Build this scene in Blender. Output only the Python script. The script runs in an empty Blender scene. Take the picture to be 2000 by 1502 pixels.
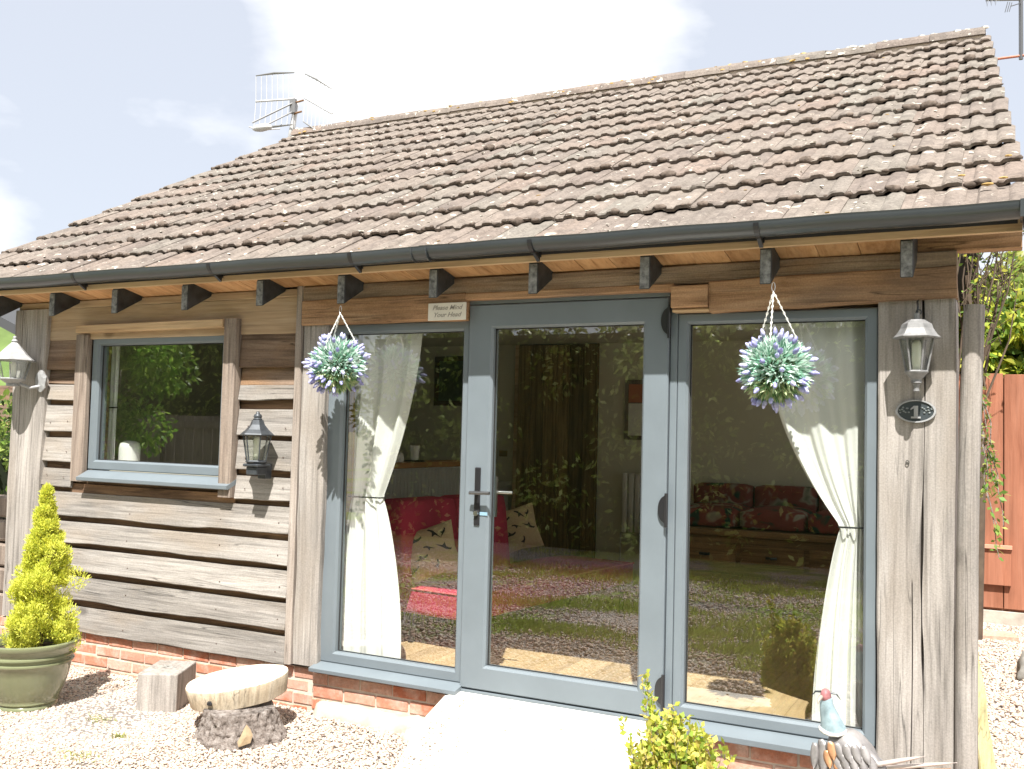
import bpy, math, random
import numpy as np
from mathutils import Vector, Matrix, noise
R = math.radians
SC = bpy.context.scene
COL = SC.collection

# ------------------------------------------------------------------ camera, sky, sun, exposure
cd = bpy.data.cameras.new('camera'); cam = bpy.data.objects.new('camera', cd); COL.objects.link(cam)
cr = Vector((0.89133056, 0.4526505, 0.02524606)); cu = Vector((0.00026149, -0.05620060, 0.99841946)); cf = Vector((-0.45335391, 0.88991518, 0.05021168))
cam.matrix_world = Matrix(((cr.x, cu.x, -cf.x, 2.70100), (cr.y, cu.y, -cf.y, -4.77526), (cr.z, cu.z, -cf.z, 1.38466), (0, 0, 0, 1)))
cd.sensor_fit = 'HORIZONTAL'; cd.sensor_width = 36.0; cd.lens = 36.0 * 1926.12 / 2000.0
cd.clip_start = 0.05; cd.clip_end = 3000
SC.camera = cam
AZ = R(22.0); EL = R(57.5)          # the sun stands to the right of the facade's normal, behind the camera
W = bpy.data.worlds.new('World'); SC.world = W; W.use_nodes = True
wn = W.node_tree.nodes; wl = W.node_tree.links; wn.clear()
wo = wn.new('ShaderNodeOutputWorld'); bg = wn.new('ShaderNodeBackground'); bg.inputs[1].default_value = 0.077
sky = wn.new('ShaderNodeTexSky'); sky.sky_type = 'NISHITA'; sky.sun_disc = False
sky.sun_elevation = EL; sky.sun_rotation = R(180) - AZ
tc = wn.new('ShaderNodeTexCoord'); mp = wn.new('ShaderNodeMapping'); mp.inputs['Scale'].default_value = (1.0, 1.0, 2.1); mp.inputs['Location'].default_value = (3.5394, 4.8981, -4.1148)
n1 = wn.new('ShaderNodeTexNoise'); n1.inputs['Scale'].default_value = 2.1; n1.inputs['Detail'].default_value = 7; n1.inputs['Roughness'].default_value = 0.5
rp = wn.new('ShaderNodeValToRGB'); rp.color_ramp.elements[0].position = 0.43; rp.color_ramp.elements[1].position = 0.56
rp.color_ramp.elements[0].color = (0.0, 0.0, 0.0, 1); rp.color_ramp.elements[1].color = (1, 1, 1, 1)
mx0 = wn.new('ShaderNodeMixRGB'); mx0.inputs[0].default_value = 0.82; mx0.inputs[2].default_value = (4.4, 4.6, 5.05, 1)   # thin high haze over the blue
mx1 = wn.new('ShaderNodeMixRGB'); mx1.inputs[2].default_value = (7.6, 7.6, 7.6, 1)                                          # bright cumulus
wl.new(tc.outputs['Generated'], mp.inputs[0]); wl.new(mp.outputs[0], n1.inputs['Vector']); wl.new(n1.outputs[0], rp.inputs[0])
wl.new(sky.outputs[0], mx0.inputs[1]); wl.new(mx0.outputs[0], mx1.inputs[1]); wl.new(rp.outputs[0], mx1.inputs[0])
wl.new(mx1.outputs[0], bg.inputs[0]); wl.new(bg.outputs[0], wo.inputs[0])
sd = bpy.data.lights.new('sun', 'SUN'); sun = bpy.data.objects.new('sun', sd); COL.objects.link(sun)
sd.energy = 4.6; sd.angle = R(0.53); sd.color = (1.0, 0.962, 0.905)
tosun = Vector((math.sin(AZ) * math.cos(EL), -math.cos(AZ) * math.cos(EL), math.sin(EL)))
sun.rotation_euler = tosun.to_track_quat('Z', 'Y').to_euler(); sun.location = (3, -8, 12)
SC.view_settings.view_transform = 'Standard'; SC.view_settings.look = 'None'; SC.view_settings.gamma = 1; SC.view_settings.use_curve_mapping = False
SC.view_settings.exposure = 1.31
SC.render.engine = 'CYCLES'
SC.cycles.max_bounces = 8; SC.cycles.transparent_max_bounces = 16; SC.cycles.use_denoising = True
SC.cycles.sample_clamp_indirect = 6.0

# ------------------------------------------------------------------ helpers
rng = random.Random(7)
nrng = np.random.default_rng(11)
ORG = {}
def nz(x, y=0.0, z=0.0): return noise.noise(Vector((x, y, z)))

def link(o, parent, origin):
    COL.objects.link(o)
    ORG[o.name] = Vector(origin)
    if parent is not None:
        o.parent = parent; o.location = Vector(origin) - ORG[parent.name]
    else:
        o.location = origin
    return o
def empty(name, loc):
    o = bpy.data.objects.new(name, None); o.empty_display_size = 0.1
    return link(o, None, loc)
def tag(o, label=None, cat=None, group=None, kind=None):
    if label: o['label'] = label
    if cat: o['category'] = cat
    if group: o['group'] = group
    if kind: o['kind'] = kind
    return o
def copy_tree(o, parent=None, loc=None):
    c = o.copy(); COL.objects.link(c); c.parent = parent
    ORG[c.name] = Vector(loc) if loc is not None else Vector((0, 0, 0))
    if loc is not None: c.location = loc
    for ch in list(o.children): copy_tree(ch, c)
    return c

class MB:
    def __init__(s): s.v = []; s.f = []; s.m = []
    def add(s, vs, fs, mi=0):
        n = len(s.v); s.v.extend([tuple(v) for v in vs]); s.f.extend([tuple(i + n for i in f) for f in fs]); s.m.extend([mi] * len(fs))
    def box(s, x0, x1, y0, y1, z0, z1, mi=0, rot=0.0):
        vs = [(x, y, z) for z in (z0, z1) for y in (y0, y1) for x in (x0, x1)]
        if rot:
            cx, cy = (x0 + x1) / 2, (y0 + y1) / 2; c, sn = math.cos(rot), math.sin(rot)
            vs = [(cx + (x - cx) * c - (y - cy) * sn, cy + (x - cx) * sn + (y - cy) * c, z) for x, y, z in vs]
        s.add(vs, [(0, 2, 3, 1), (4, 5, 7, 6), (0, 1, 5, 4), (2, 6, 7, 3), (0, 4, 6, 2), (1, 3, 7, 5)], mi)
    def prism(s, poly, axis, a, b, mi=0):     # poly: 2D points, extruded along axis 0/1/2 from a to b
        n = len(poly)
        def P(p, t):
            q = [p[0], p[1]]; q.insert(axis, t); return q
        vs = [P(p, a) for p in poly] + [P(p, b) for p in poly]
        fs = [tuple(range(n))[::-1], tuple(range(n, 2 * n))] + [(i, (i + 1) % n, n + (i + 1) % n, n + i) for i in range(n)]
        s.add(vs, fs, mi)
    def tube(s, pts, r, n=8, mi=0, cap=True):
        pts = [Vector(p) for p in pts]; rr = r if isinstance(r, (list, tuple)) else [r] * len(pts)
        vs = []; fs = []; up = None
        for i, p in enumerate(pts):
            d = (pts[min(i + 1, len(pts) - 1)] - pts[max(i - 1, 0)]).normalized()
            if up is None: up = Vector((0, 0, 1)) if abs(d.z) < 0.9 else Vector((0, 1, 0))
            a = d.cross(up)
            if a.length < 1e-4: a = d.cross(Vector((1, 0, 0)))
            a.normalize(); b = a.cross(d); up = b
            for k in range(n):
                t = 2 * math.pi * k / n; vs.append(p + a * (rr[i] * math.cos(t)) + b * (rr[i] * math.sin(t)))
        for i in range(len(pts) - 1):
            for k in range(n): fs.append((i * n + k, i * n + (k + 1) % n, (i + 1) * n + (k + 1) % n, (i + 1) * n + k))
        if cap: fs.append(tuple(range(n))[::-1]); fs.append(tuple(range((len(pts) - 1) * n, len(pts) * n)))
        s.add(vs, fs, mi)
    def lathe(s, prof, c, n=24, mi=0, sx=1.0, sy=1.0, rot=0.0, wob=0.0, seed=0):
        vs = []; fs = []
        for j, (r, z) in enumerate(prof):
            for k in range(n):
                t = 2 * math.pi * k / n + rot
                w = 1 + wob * nz(math.cos(t) * 1.7 + seed, math.sin(t) * 1.7, z * 3)
                vs.append((c[0] + r * w * sx * math.cos(t), c[1] + r * w * sy * math.sin(t), c[2] + z))
        for j in range(len(prof) - 1):
            for k in range(n): fs.append((j * n + k, j * n + (k + 1) % n, (j + 1) * n + (k + 1) % n, (j + 1) * n + k))
        if prof[0][0] > 1e-5: fs.append(tuple(range(n))[::-1])
        if prof[-1][0] > 1e-5: fs.append(tuple(range((len(prof) - 1) * n, len(prof) * n)))
        s.add(vs, fs, mi)
    def blob(s, c, r, seed=0, sub=8, wob=0.25, mi=0):
        c = Vector(c); rx, ry, rz = r if isinstance(r, (tuple, list)) else (r, r, r); vs = []; fs = []
        n = sub * 2
        for j in range(sub + 1):
            ph = math.pi * j / sub
            for k in range(n):
                t = 2 * math.pi * k / n; d = Vector((math.sin(ph) * math.cos(t), math.sin(ph) * math.sin(t), -math.cos(ph)))
                w = 1 + wob * noise.noise(d * 1.6 + Vector((seed * 3.1, 0, 0))) + wob * .4 * noise.noise(d * 5 + Vector((seed, 7, 0)))
                vs.append((c.x + d.x * rx * w, c.y + d.y * ry * w, c.z + d.z * rz * w))
        for j in range(sub):
            for k in range(n): fs.append((j * n + k, j * n + (k + 1) % n, (j + 1) * n + (k + 1) % n, (j + 1) * n + k))
        s.add(vs, fs, mi)
    def beam(s, p0, p1, w, d, front=(0, -1, 0), seg=12, seed=0, wavy=0.0, fw=2.0, bev=0.004, grooves=(), mi=0, jag=0.0):
        """a sawn timber from p0 to p1; w across, d deep behind the front face; p0,p1 lie on the FRONT face's centre line"""
        p0, p1 = Vector(p0), Vector(p1); ax = p1 - p0; L = ax.length; ax.normalize(); fr = Vector(front).normalized(); sd_ = ax.cross(fr).normalized()
        rings = []
        for i in range(seg + 1):
            t = i / seg; u = t * L
            e = [wavy * (nz(u * fw, seed * 5.3 + q * 9.1) + 0.45 * nz(u * fw * 3.7, seed * 2.3 + q * 4.7)) + jag * nz(u * fw * 9, seed + q * 3.3) for q in range(2)]
            ff = 0.4 * wavy * nz(u * fw, seed * 1.7 + 40)
            a0, a1 = -w / 2 + e[0], w / 2 + e[1]
            ring = [(a0 + bev, ff)]
            for (gc, gw, gd) in grooves:
                c = gc(t); hw = gw(t)
                ring += [(c - hw, ff), (c - hw * .5, ff - gd * min(1, hw / 0.003)), (c + hw * .5, ff - gd * min(1, hw / 0.003)), (c + hw, ff)]
            ring += [(a1 - bev, ff), (a1, ff - bev), (a1, -d + bev), (a1 - bev, -d), (a0 + bev, -d), (a0, -d + bev), (a0, ff - bev)]
            rings.append([p0 + ax * u + sd_ * a + fr * b for a, b in ring])
        n = len(rings[0]); vs = [q for r_ in rings for q in r_]; fs = []
        for i in range(seg):
            for k in range(n): fs.append((i * n + k, i * n + (k + 1) % n, (i + 1) * n + (k + 1) % n, (i + 1) * n + k))
        fs.append(tuple(range(n))[::-1]); fs.append(tuple(range(seg * n, seg * n + n)))
        s.add(vs, fs, mi)
    def build(s, name, mat, parent=None, smooth=False, origin=None, bevel=0.0, autos=None):
        me = bpy.data.meshes.new(name)
        a = np.array(s.v)
        if origin is None:
            lo, hi = a.min(0), a.max(0); origin = ((lo[0] + hi[0]) / 2, (lo[1] + hi[1]) / 2, lo[2])
        a = a - np.array(origin)
        me.from_pydata([tuple(q) for q in a.tolist()], [], s.f)
        for m in (mat if isinstance(mat, (list, tuple)) else [mat]): me.materials.append(m)
        if any(s.m): me.polygons.foreach_set('material_index', s.m)
        if smooth:
            me.polygons.foreach_set('use_smooth', [True] * len(me.polygons))
            if autos is not None:
                me.set_sharp_from_angle(angle=R(autos))
        me.update()
        o = bpy.data.objects.new(name, me); link(o, parent, origin)
        if bevel:
            b = o.modifiers.new('bevel', 'BEVEL'); b.width = bevel; b.segments = 2; b.limit_method = 'ANGLE'
        return o

def fast(name, V, F, mat, parent=None, origin=(0, 0, 0), cols=None, smooth=False):
    """numpy mesh: V (n,3), F (m,k); cols (m,3) one colour per face"""
    me = bpy.data.meshes.new(name); n, m, k = len(V), len(F), F.shape[1]
    me.vertices.add(n); me.vertices.foreach_set('co', (V - np.array(origin)).astype(np.float32).ravel())
    me.loops.add(m * k); me.loops.foreach_set('vertex_index', F.astype(np.int32).ravel())
    me.polygons.add(m); me.polygons.foreach_set('loop_start', np.arange(0, m * k, k, dtype=np.int32))
    if smooth: me.polygons.foreach_set('use_smooth', np.ones(m, dtype=bool))
    me.update(calc_edges=True)
    if cols is not None:
        at = me.attributes.new('tint', 'FLOAT_COLOR', 'FACE'); c = np.ones((m, 4), dtype=np.float32); c[:, :3] = cols
        at.data.foreach_set('color', c.ravel())
    me.materials.append(mat)
    o = bpy.data.objects.new(name, me); return link(o, parent, origin)

def leaves(P, D, L, Wd, droop=0.0, rs=nrng):
    """diamond leaves: P bases, D unit directions, L lengths, Wd widths -> V,F (folded two-triangle-pair quads)"""
    n = len(P); r = rs.normal(size=(n, 3)); S = np.cross(D, r); S /= np.linalg.norm(S, axis=1)[:, None] + 1e-9
    L = np.broadcast_to(L, (n,))[:, None]; Wd = np.broadcast_to(Wd, (n,))[:, None]
    tip = P + D * L; tip[:, 2] -= droop * L[:, 0]
    mid = P + D * L * .5
    V = np.stack([P, mid + S * Wd * .5, tip, mid - S * Wd * .5], 1).reshape(-1, 3)
    F = np.arange(4 * n).reshape(n, 4); return V, F
def unit(a): return a / (np.linalg.norm(a, axis=1)[:, None] + 1e-9)

# ------------------------------------------------------------------ materials
def newmat(name):
    m = bpy.data.materials.new(name); m.use_nodes = True; nt = m.node_tree
    return m, nt, nt.nodes['Principled BSDF'], nt.nodes['Material Output']
def nd(nt, t, **k):
    n = nt.nodes.new(t)
    for a, b in k.items():
        if a in ('_in',):
            for i, v in b.items(): n.inputs[i].default_value = v
        else: setattr(n, a, b)
    return n
def ramp(nt, stops):
    r = nt.nodes.new('ShaderNodeValToRGB'); e = r.color_ramp.elements
    while len(e) < len(stops): e.new(0.5)
    for q, (p, c) in zip(e, stops): q.position = p; q.color = (*c, 1) if len(c) == 3 else c
    return r
def g3(v): return (v, v, v)
def coords(nt, scale, shift=True):
    t = nd(nt, 'ShaderNodeTexCoord'); m = nd(nt, 'ShaderNodeMapping'); m.inputs['Scale'].default_value = scale
    if shift:
        oi = nd(nt, 'ShaderNodeObjectInfo'); mu = nd(nt, 'ShaderNodeMath', operation='MULTIPLY'); mu.inputs[1].default_value = 37.0
        nt.links.new(oi.outputs['Random'], mu.inputs[0]); ad = nd(nt, 'ShaderNodeVectorMath', operation='ADD')
        nt.links.new(t.outputs['Object'], ad.inputs[0]); nt.links.new(mu.outputs[0], ad.inputs[1]); nt.links.new(ad.outputs[0], m.inputs[0])
    else: nt.links.new(t.outputs['Object'], m.inputs[0])
    return m
def noise_n(nt, vec, scale, detail=4, rough=.55, dist=0.0):
    n = nd(nt, 'ShaderNodeTexNoise'); n.inputs['Scale'].default_value = scale; n.inputs['Detail'].default_value = detail
    n.inputs['Roughness'].default_value = rough; n.inputs['Distortion'].default_value = dist
    nt.links.new(vec.outputs[0], n.inputs['Vector']); return n
def mixc(nt, f, a, b, mode='MIX', fac=None):
    m = nd(nt, 'ShaderNodeMixRGB', blend_type=mode)
    if isinstance(f, (int, float)): m.inputs[0].default_value = f
    else: nt.links.new(f, m.inputs[0])
    for i, q in ((1, a), (2, b)):
        if isinstance(q, tuple): m.inputs[i].default_value = (*q, 1)
        else: nt.links.new(q, m.inputs[i])
    return m.outputs[0]
def bump(nt, h, b, strength=.4, dist=.01):
    n = nd(nt, 'ShaderNodeBump'); n.inputs['Strength'].default_value = strength; n.inputs['Distance'].default_value = dist
    nt.links.new(h, n.inputs['Height']); nt.links.new(n.outputs[0], b.inputs['Normal'])

def wood(name, c_dark, c_mid, c_light, axis=0, rough=.85, vary=.25, knots=True, grainy=1.0, tint2=None):
    m, nt, b, o = newmat(name)
    sc = [14, 14, 14]; sc[axis] = 0.9; fine = [60, 60, 60]; fine[axis] = 2.2; big = [1.6, 1.6, 1.6]; big[axis] = .5
    v1 = coords(nt, sc); v2 = coords(nt, fine); v3 = coords(nt, big)
    a = noise_n(nt, v1, 1.0, 6, .62, .9); f = noise_n(nt, v2, 1.0, 3, .6); g = noise_n(nt, v3, 2.3, 4, .6)
    r = ramp(nt, [(0.30, c_dark), (0.5, c_mid), (0.72, c_light)]); nt.links.new(a.outputs[0], r.inputs[0])
    fr = ramp(nt, [(0.32, g3(0.55)), (0.48, g3(0.95)), (0.7, g3(1.08))]); nt.links.new(f.outputs[0], fr.inputs[0])
    c = mixc(nt, .75 * grainy, r.outputs[0], fr.outputs[0], 'MULTIPLY')
    gr = ramp(nt, [(0.3, g3(0.72)), (0.65, g3(1.12))]); nt.links.new(g.outputs[0], gr.inputs[0])
    c = mixc(nt, .8, c, gr.outputs[0], 'MULTIPLY')
    if tint2:
        t2 = noise_n(nt, v3, 3.1, 3, .5); tr = ramp(nt, [(0.5, g3(0)), (0.66, g3(1))]); nt.links.new(t2.outputs[0], tr.inputs[0])
        c = mixc(nt, tr.outputs[0], c, mixc(nt, .6, c, tint2))
    if knots:
        kv = [3.2, 3.2, 3.2]; kv[axis] = 1.7; v4 = coords(nt, kv); vo = nd(nt, 'ShaderNodeTexVoronoi'); vo.inputs['Scale'].default_value = 1.0; nt.links.new(v4.outputs[0], vo.inputs['Vector'])
        kr = ramp(nt, [(0.05, g3(1)), (0.12, g3(0))]); nt.links.new(vo.outputs['Distance'], kr.inputs[0])
        c = mixc(nt, kr.outputs[0], c, mixc(nt, .75, c, tuple(q * .5 for q in c_dark)))
    if grainy > .8:
        cs = [26, 26, 26]; cs[axis] = .75; v5 = coords(nt, cs); k1 = noise_n(nt, v5, 1.0, 2, .4, .3); kr1 = ramp(nt, [(0.485, g3(1)), (0.5, g3(.38)), (0.515, g3(1))]); nt.links.new(k1.outputs[0], kr1.inputs[0])
        ms_ = [5, 5, 5]; ms_[axis] = 1.1; v6 = coords(nt, ms_); k2 = noise_n(nt, v6, 1.0, 3, .5); kr2 = ramp(nt, [(0.47, g3(0)), (.56, g3(1))]); nt.links.new(k2.outputs[0], kr2.inputs[0])
        c = mixc(nt, kr2.outputs[0], c, mixc(nt, 1.0, c, kr1.outputs[0], 'MULTIPLY'))
        v7 = coords(nt, (1, 1, 1)); k3 = noise_n(nt, v7, 130, 2, .6); kr3 = ramp(nt, [(.3, g3(.84)), (.7, g3(1.1))]); nt.links.new(k3.outputs[0], kr3.inputs[0]); c = mixc(nt, 1.0, c, kr3.outputs[0], 'MULTIPLY')
    oi = nd(nt, 'ShaderNodeObjectInfo'); rv = ramp(nt, [(0.0, g3(1 - vary)), (1.0, g3(1 + vary * .4))]); nt.links.new(oi.outputs['Random'], rv.inputs[0])
    c = mixc(nt, 1.0, c, rv.outputs[0], 'MULTIPLY')
    nt.links.new(c, b.inputs['Base Color']); b.inputs['Roughness'].default_value = rough; b.inputs['Specular IOR Level'].default_value = .25
    ad = nd(nt, 'ShaderNodeMath', operation='ADD'); nt.links.new(a.outputs[0], ad.inputs[0]); nt.links.new(f.outputs[0], ad.inputs[1])
    bump(nt, ad.outputs[0], b, .55, .006)
    return m
def plain(name, col, rough=.5, metal=0.0, var=0.0, vscale=8.0, bmp=0.0, bscale=60.0, spec=.5, coat=0.0):
    m, nt, b, o = newmat(name)
    b.inputs['Roughness'].default_value = rough; b.inputs['Metallic'].default_value = metal; b.inputs['Specular IOR Level'].default_value = spec
    b.inputs['Coat Weight'].default_value = coat
    v = coords(nt, (1, 1, 1))
    n = noise_n(nt, v, vscale, 5, .6); r = ramp(nt, [(0.3, tuple(q * (1 - var) for q in col)), (0.7, tuple(min(1, q * (1 + var)) for q in col))])
    nt.links.new(n.outputs[0], r.inputs[0]); nt.links.new(r.outputs[0], b.inputs['Base Color'])
    if bmp: bump(nt, noise_n(nt, v, bscale, 4, .6).outputs[0], b, bmp, .004)
    return m
def leafmat(name, base, rough=.45, trans=.45, attr=True):
    m, nt, b, o = newmat(name)
    at = nd(nt, 'ShaderNodeAttribute', attribute_name='tint')
    c = mixc(nt, 1.0, at.outputs['Color'], base, 'MULTIPLY') if attr else None
    b.inputs['Roughness'].default_value = rough; b.inputs['Specular IOR Level'].default_value = .3
    tr = nd(nt, 'ShaderNodeBsdfTranslucent'); ms = nd(nt, 'ShaderNodeMixShader'); ms.inputs[0].default_value = trans
    nt.links.new(c, b.inputs['Base Color']); nt.links.new(c, tr.inputs[0])
    nt.links.new(b.outputs[0], ms.inputs[1]); nt.links.new(tr.outputs[0], ms.inputs[2]); nt.links.new(ms.outputs[0], o.inputs[0])
    return m
def glassmat(name, boost=3.0, tint=(.93, .96, .94), rough=0.0, wob=0.0):
    m, nt, b, o = newmat(name); nt.nodes.remove(b)
    t = nd(nt, 'ShaderNodeBsdfTransparent'); t.inputs[0].default_value = (*tint, 1)
    g = nd(nt, 'ShaderNodeBsdfGlossy'); g.inputs['Roughness'].default_value = rough
    # Schlick reflectance, the same from both faces of the pane; f0 counts all faces of the double glazing
    f0 = .043 * boost; ge = nd(nt, 'ShaderNodeNewGeometry'); dt = nd(nt, 'ShaderNodeVectorMath', operation='DOT_PRODUCT')
    nt.links.new(ge.outputs['Normal'], dt.inputs[0]); nt.links.new(ge.outputs['Incoming'], dt.inputs[1])
    ab = nd(nt, 'ShaderNodeMath', operation='ABSOLUTE'); nt.links.new(dt.outputs['Value'], ab.inputs[0])
    sb = nd(nt, 'ShaderNodeMath', operation='SUBTRACT'); sb.inputs[0].default_value = 1.0; nt.links.new(ab.outputs[0], sb.inputs[1])
    pw = nd(nt, 'ShaderNodeMath', operation='POWER'); pw.inputs[1].default_value = 5.0; nt.links.new(sb.outputs[0], pw.inputs[0])
    mu = nd(nt, 'ShaderNodeMath', operation='MULTIPLY_ADD', use_clamp=True); mu.inputs[1].default_value = 1 - f0; mu.inputs[2].default_value = f0
    fr = pw
    ms = nd(nt, 'ShaderNodeMixShader'); nt.links.new(fr.outputs[0], mu.inputs[0]); nt.links.new(mu.outputs[0], ms.inputs[0])
    nt.links.new(t.outputs[0], ms.inputs[1]); nt.links.new(g.outputs[0], ms.inputs[2]); nt.links.new(ms.outputs[0], o.inputs[0])
    if wob:
        v = coords(nt, (1, 1, 1)); n = noise_n(nt, v, 1.3, 2, .4); bu = nd(nt, 'ShaderNodeBump'); bu.inputs['Strength'].default_value = wob; bu.inputs['Distance'].default_value = .01
        nt.links.new(n.outputs[0], bu.inputs['Height']); nt.links.new(bu.outputs[0], g.inputs['Normal'])
    return m

M = {}
M['board'] = wood('weathered_board', (.22, .20, .18), (.335, .31, .283), (.415, .388, .36), 0, tint2=(.31, .26, .21))
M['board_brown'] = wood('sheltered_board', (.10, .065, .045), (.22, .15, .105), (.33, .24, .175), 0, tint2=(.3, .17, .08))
M['board_pale'] = wood('light_board', (.36, .25, .155), (.46, .34, .225), (.54, .42, .30), 0, vary=.1, grainy=.6)
M['bark_gap'] = wood('inner_cladding', (.07, .045, .032), (.24, .145, .09), (.44, .27, .16), 0)
M['post'] = wood('weathered_post', (.22, .20, .18), (.34, .312, .285), (.42, .39, .36), 2, vary=.06, tint2=(.27, .235, .20))
M['batten'] = wood('pale_batten', (.26, .21, .17), (.36, .31, .27), (.43, .38, .34), 2, vary=.1, knots=False)
M['jamb'] = wood('window_jamb_timber', (.17, .13, .105), (.28, .225, .185), (.37, .31, .26), 2, vary=.1)
M['lintel'] = wood('oak_lintel', (.22, .115, .055), (.43, .255, .14), (.54, .36, .22), 0, vary=.1, tint2=(.16, .11, .08))
M['lintel_grey'] = wood('grey_lintel', (.14, .10, .07), (.26, .195, .14), (.36, .285, .215), 0, vary=.1, tint2=(.3, .17, .08))
M['soffit_brown'] = wood('brown_orange_soffit', (.30, .15, .06), (.46, .26, .12), (.55, .34, .17), 1, vary=.1, grainy=.6)  # darker brown-orange soffit for the right section
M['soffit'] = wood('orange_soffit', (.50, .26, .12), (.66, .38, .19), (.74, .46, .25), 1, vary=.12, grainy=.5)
M['fascia'] = wood('fascia_pine', (.42, .27, .15), (.56, .39, .23), (.62, .46, .29), 0, vary=.05, grainy=.5)
M['rafter'] = plain('black_stained_rafter', (.032, .035, .037), .5, var=.6, vscale=14, bmp=.5, bscale=40)
M['rafter_end'] = plain('worn_rafter_end', (.16, .16, .155), .7, var=.7, vscale=40, bmp=.4)
M['frame'] = plain('blue_grey_pvc', (.152, .180, .200), .36, var=.07, vscale=3, spec=.45)
M['seal'] = plain('black_seal', (.02, .02, .02), .6)
M['glass'] = glassmat('double_glazing', 5.4, wob=.004)
M['lamp_glass'] = glassmat('lantern_glass', 2.2, (.86, .9, .88), .12)
M['gutter'] = plain('dark_grey_gutter', (.042, .048, .052), .28, var=.12, vscale=2, spec=.6)
M['black'] = plain('black_plastic', (.018, .018, .02), .3)
M['steel'] = plain('brushed_steel', (.55, .55, .54), .28, 1.0)
M['dark_steel'] = plain('dark_metal', (.18, .18, .18), .35, .9)
M['curtain'] = plain('cream_curtain', (.84, .83, .80), .9, var=.03, spec=.1)
M['white_paint'] = plain('white_paint', (.78, .77, .72), .7, var=.04)
M['wall_in'] = plain('cream_plaster', (.66, .63, .51), .85, var=.05, vscale=2)
M['slab'] = plain('pale_concrete', (.62, .60, .555), .9, var=.28, vscale=9, bmp=.3, bscale=50)
M['stone'] = plain('rough_pale_stone', (.40, .355, .30), .95, var=.25, vscale=7, bmp=.8, bscale=22)
M['rock_white'] = plain('white_stone', (.80, .80, .79), .8, var=.1, vscale=18, bmp=.8, bscale=30)
M['grey_rock'] = plain('grey_rock', (.26, .25, .23), .9, var=.3, vscale=9, bmp=.9, bscale=20)

def brickmat():
    m, nt, b, o = newmat('pink_brick'); v = coords(nt, (1, 1, 1))
    oi = nd(nt, 'ShaderNodeObjectInfo'); r = ramp(nt, [(0, (.46, .15, .08)), (.3, (.50, .22, .14)), (.55, (.54, .31, .23)), (.8, (.44, .19, .12)), (1, (.56, .38, .30))]); nt.links.new(oi.outputs['Random'], r.inputs[0])
    n = noise_n(nt, v, 9, 6, .65); rr = ramp(nt, [(0.45, g3(0)), (0.68, g3(.75))]); nt.links.new(n.outputs[0], rr.inputs[0])
    c = mixc(nt, rr.outputs[0], r.outputs[0], (.64, .48, .40)); n2 = noise_n(nt, v, 45, 4, .7); r2 = ramp(nt, [(0.3, g3(.75)), (.7, g3(1.1))]); nt.links.new(n2.outputs[0], r2.inputs[0])
    nt.links.new(mixc(nt, 1, c, r2.outputs[0], 'MULTIPLY'), b.inputs['Base Color']); b.inputs['Roughness'].default_value = .95; bump(nt, n2.outputs[0], b, .6, .005); return m
M['brick'] = brickmat()
M['mortar'] = plain('lime_mortar', (.55, .46, .38), .95, var=.15, vscale=20, bmp=.6)

def tilemat():
    m, nt, b, o = newmat('concrete_tile'); v = coords(nt, (1, 1, 1)); oi = nd(nt, 'ShaderNodeObjectInfo')
    r = ramp(nt, [(0, (.196, .160, .137)), (.2, (.214, .183, .157)), (.4, (.180, .149, .130)), (.6, (.20, .181, .157)), (.8, (.212, .167, .141)), (1, (.192, .172, .149))]); nt.links.new(oi.outputs['Random'], r.inputs[0])
    n = noise_n(nt, v, 7, 6, .7); rr = ramp(nt, [(0.35, g3(.72)), (.5, g3(.97)), (0.72, g3(1.16))]); nt.links.new(n.outputs[0], rr.inputs[0]); c = mixc(nt, .9, r.outputs[0], rr.outputs[0], 'MULTIPLY')
    n2 = noise_n(nt, v, 60, 3, .7); r2 = ramp(nt, [(0.3, g3(.68)), (.65, g3(1.12))]); nt.links.new(n2.outputs[0], r2.inputs[0]); c = mixc(nt, .9, c, r2.outputs[0], 'MULTIPLY')
    n3 = noise_n(nt, v, 13, 3, .5); r3 = ramp(nt, [(0.66, g3(0)), (.71, g3(1))]); nt.links.new(n3.outputs[0], r3.inputs[0]); c = mixc(nt, r3.outputs[0], c, (.52, .49, .42))      # pale lichen
    n4 = noise_n(nt, v, 10, 4, .6, .5); r4 = ramp(nt, [(0.70, g3(0)), (.745, g3(.9))]); nt.links.new(n4.outputs[0], r4.inputs[0]); c = mixc(nt, r4.outputs[0], c, (.27, .16, .10)); n5 = noise_n(nt, v, 5, 5, .65, .8); r5 = ramp(nt, [(0.54, g3(0)), (.63, g3(.55))]); nt.links.new(n5.outputs[0], r5.inputs[0]); c = mixc(nt, r5.outputs[0], c, (.105, .088, .078))   # orange-brown patches
    nt.links.new(c, b.inputs['Base Color']); b.inputs['Roughness'].default_value = .95; b.inputs['Specular IOR Level'].default_value = .2
    ad = nd(nt, 'ShaderNodeMath', operation='ADD'); nt.links.new(n2.outputs[0], ad.inputs[0]); nt.links.new(n.outputs[0], ad.inputs[1]); bump(nt, ad.outputs[0], b, .9, .008); return m
M['tile'] = tilemat()
M['moss'] = plain('dry_moss', (.125, .10, .083), 1.0, var=.5, vscale=30, bmp=1.0, bscale=70, spec=.05)
M['lichen'] = plain('yellow_lichen', (.45, .30, .11), 1.0, var=.3, vscale=30, bmp=.6)
M['lichen_white'] = plain('white_lichen', (.66, .63, .56), 1.0, var=.15, vscale=30, bmp=.6)
M['felt'] = plain('roof_felt', (.03, .03, .03), .9)

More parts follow.
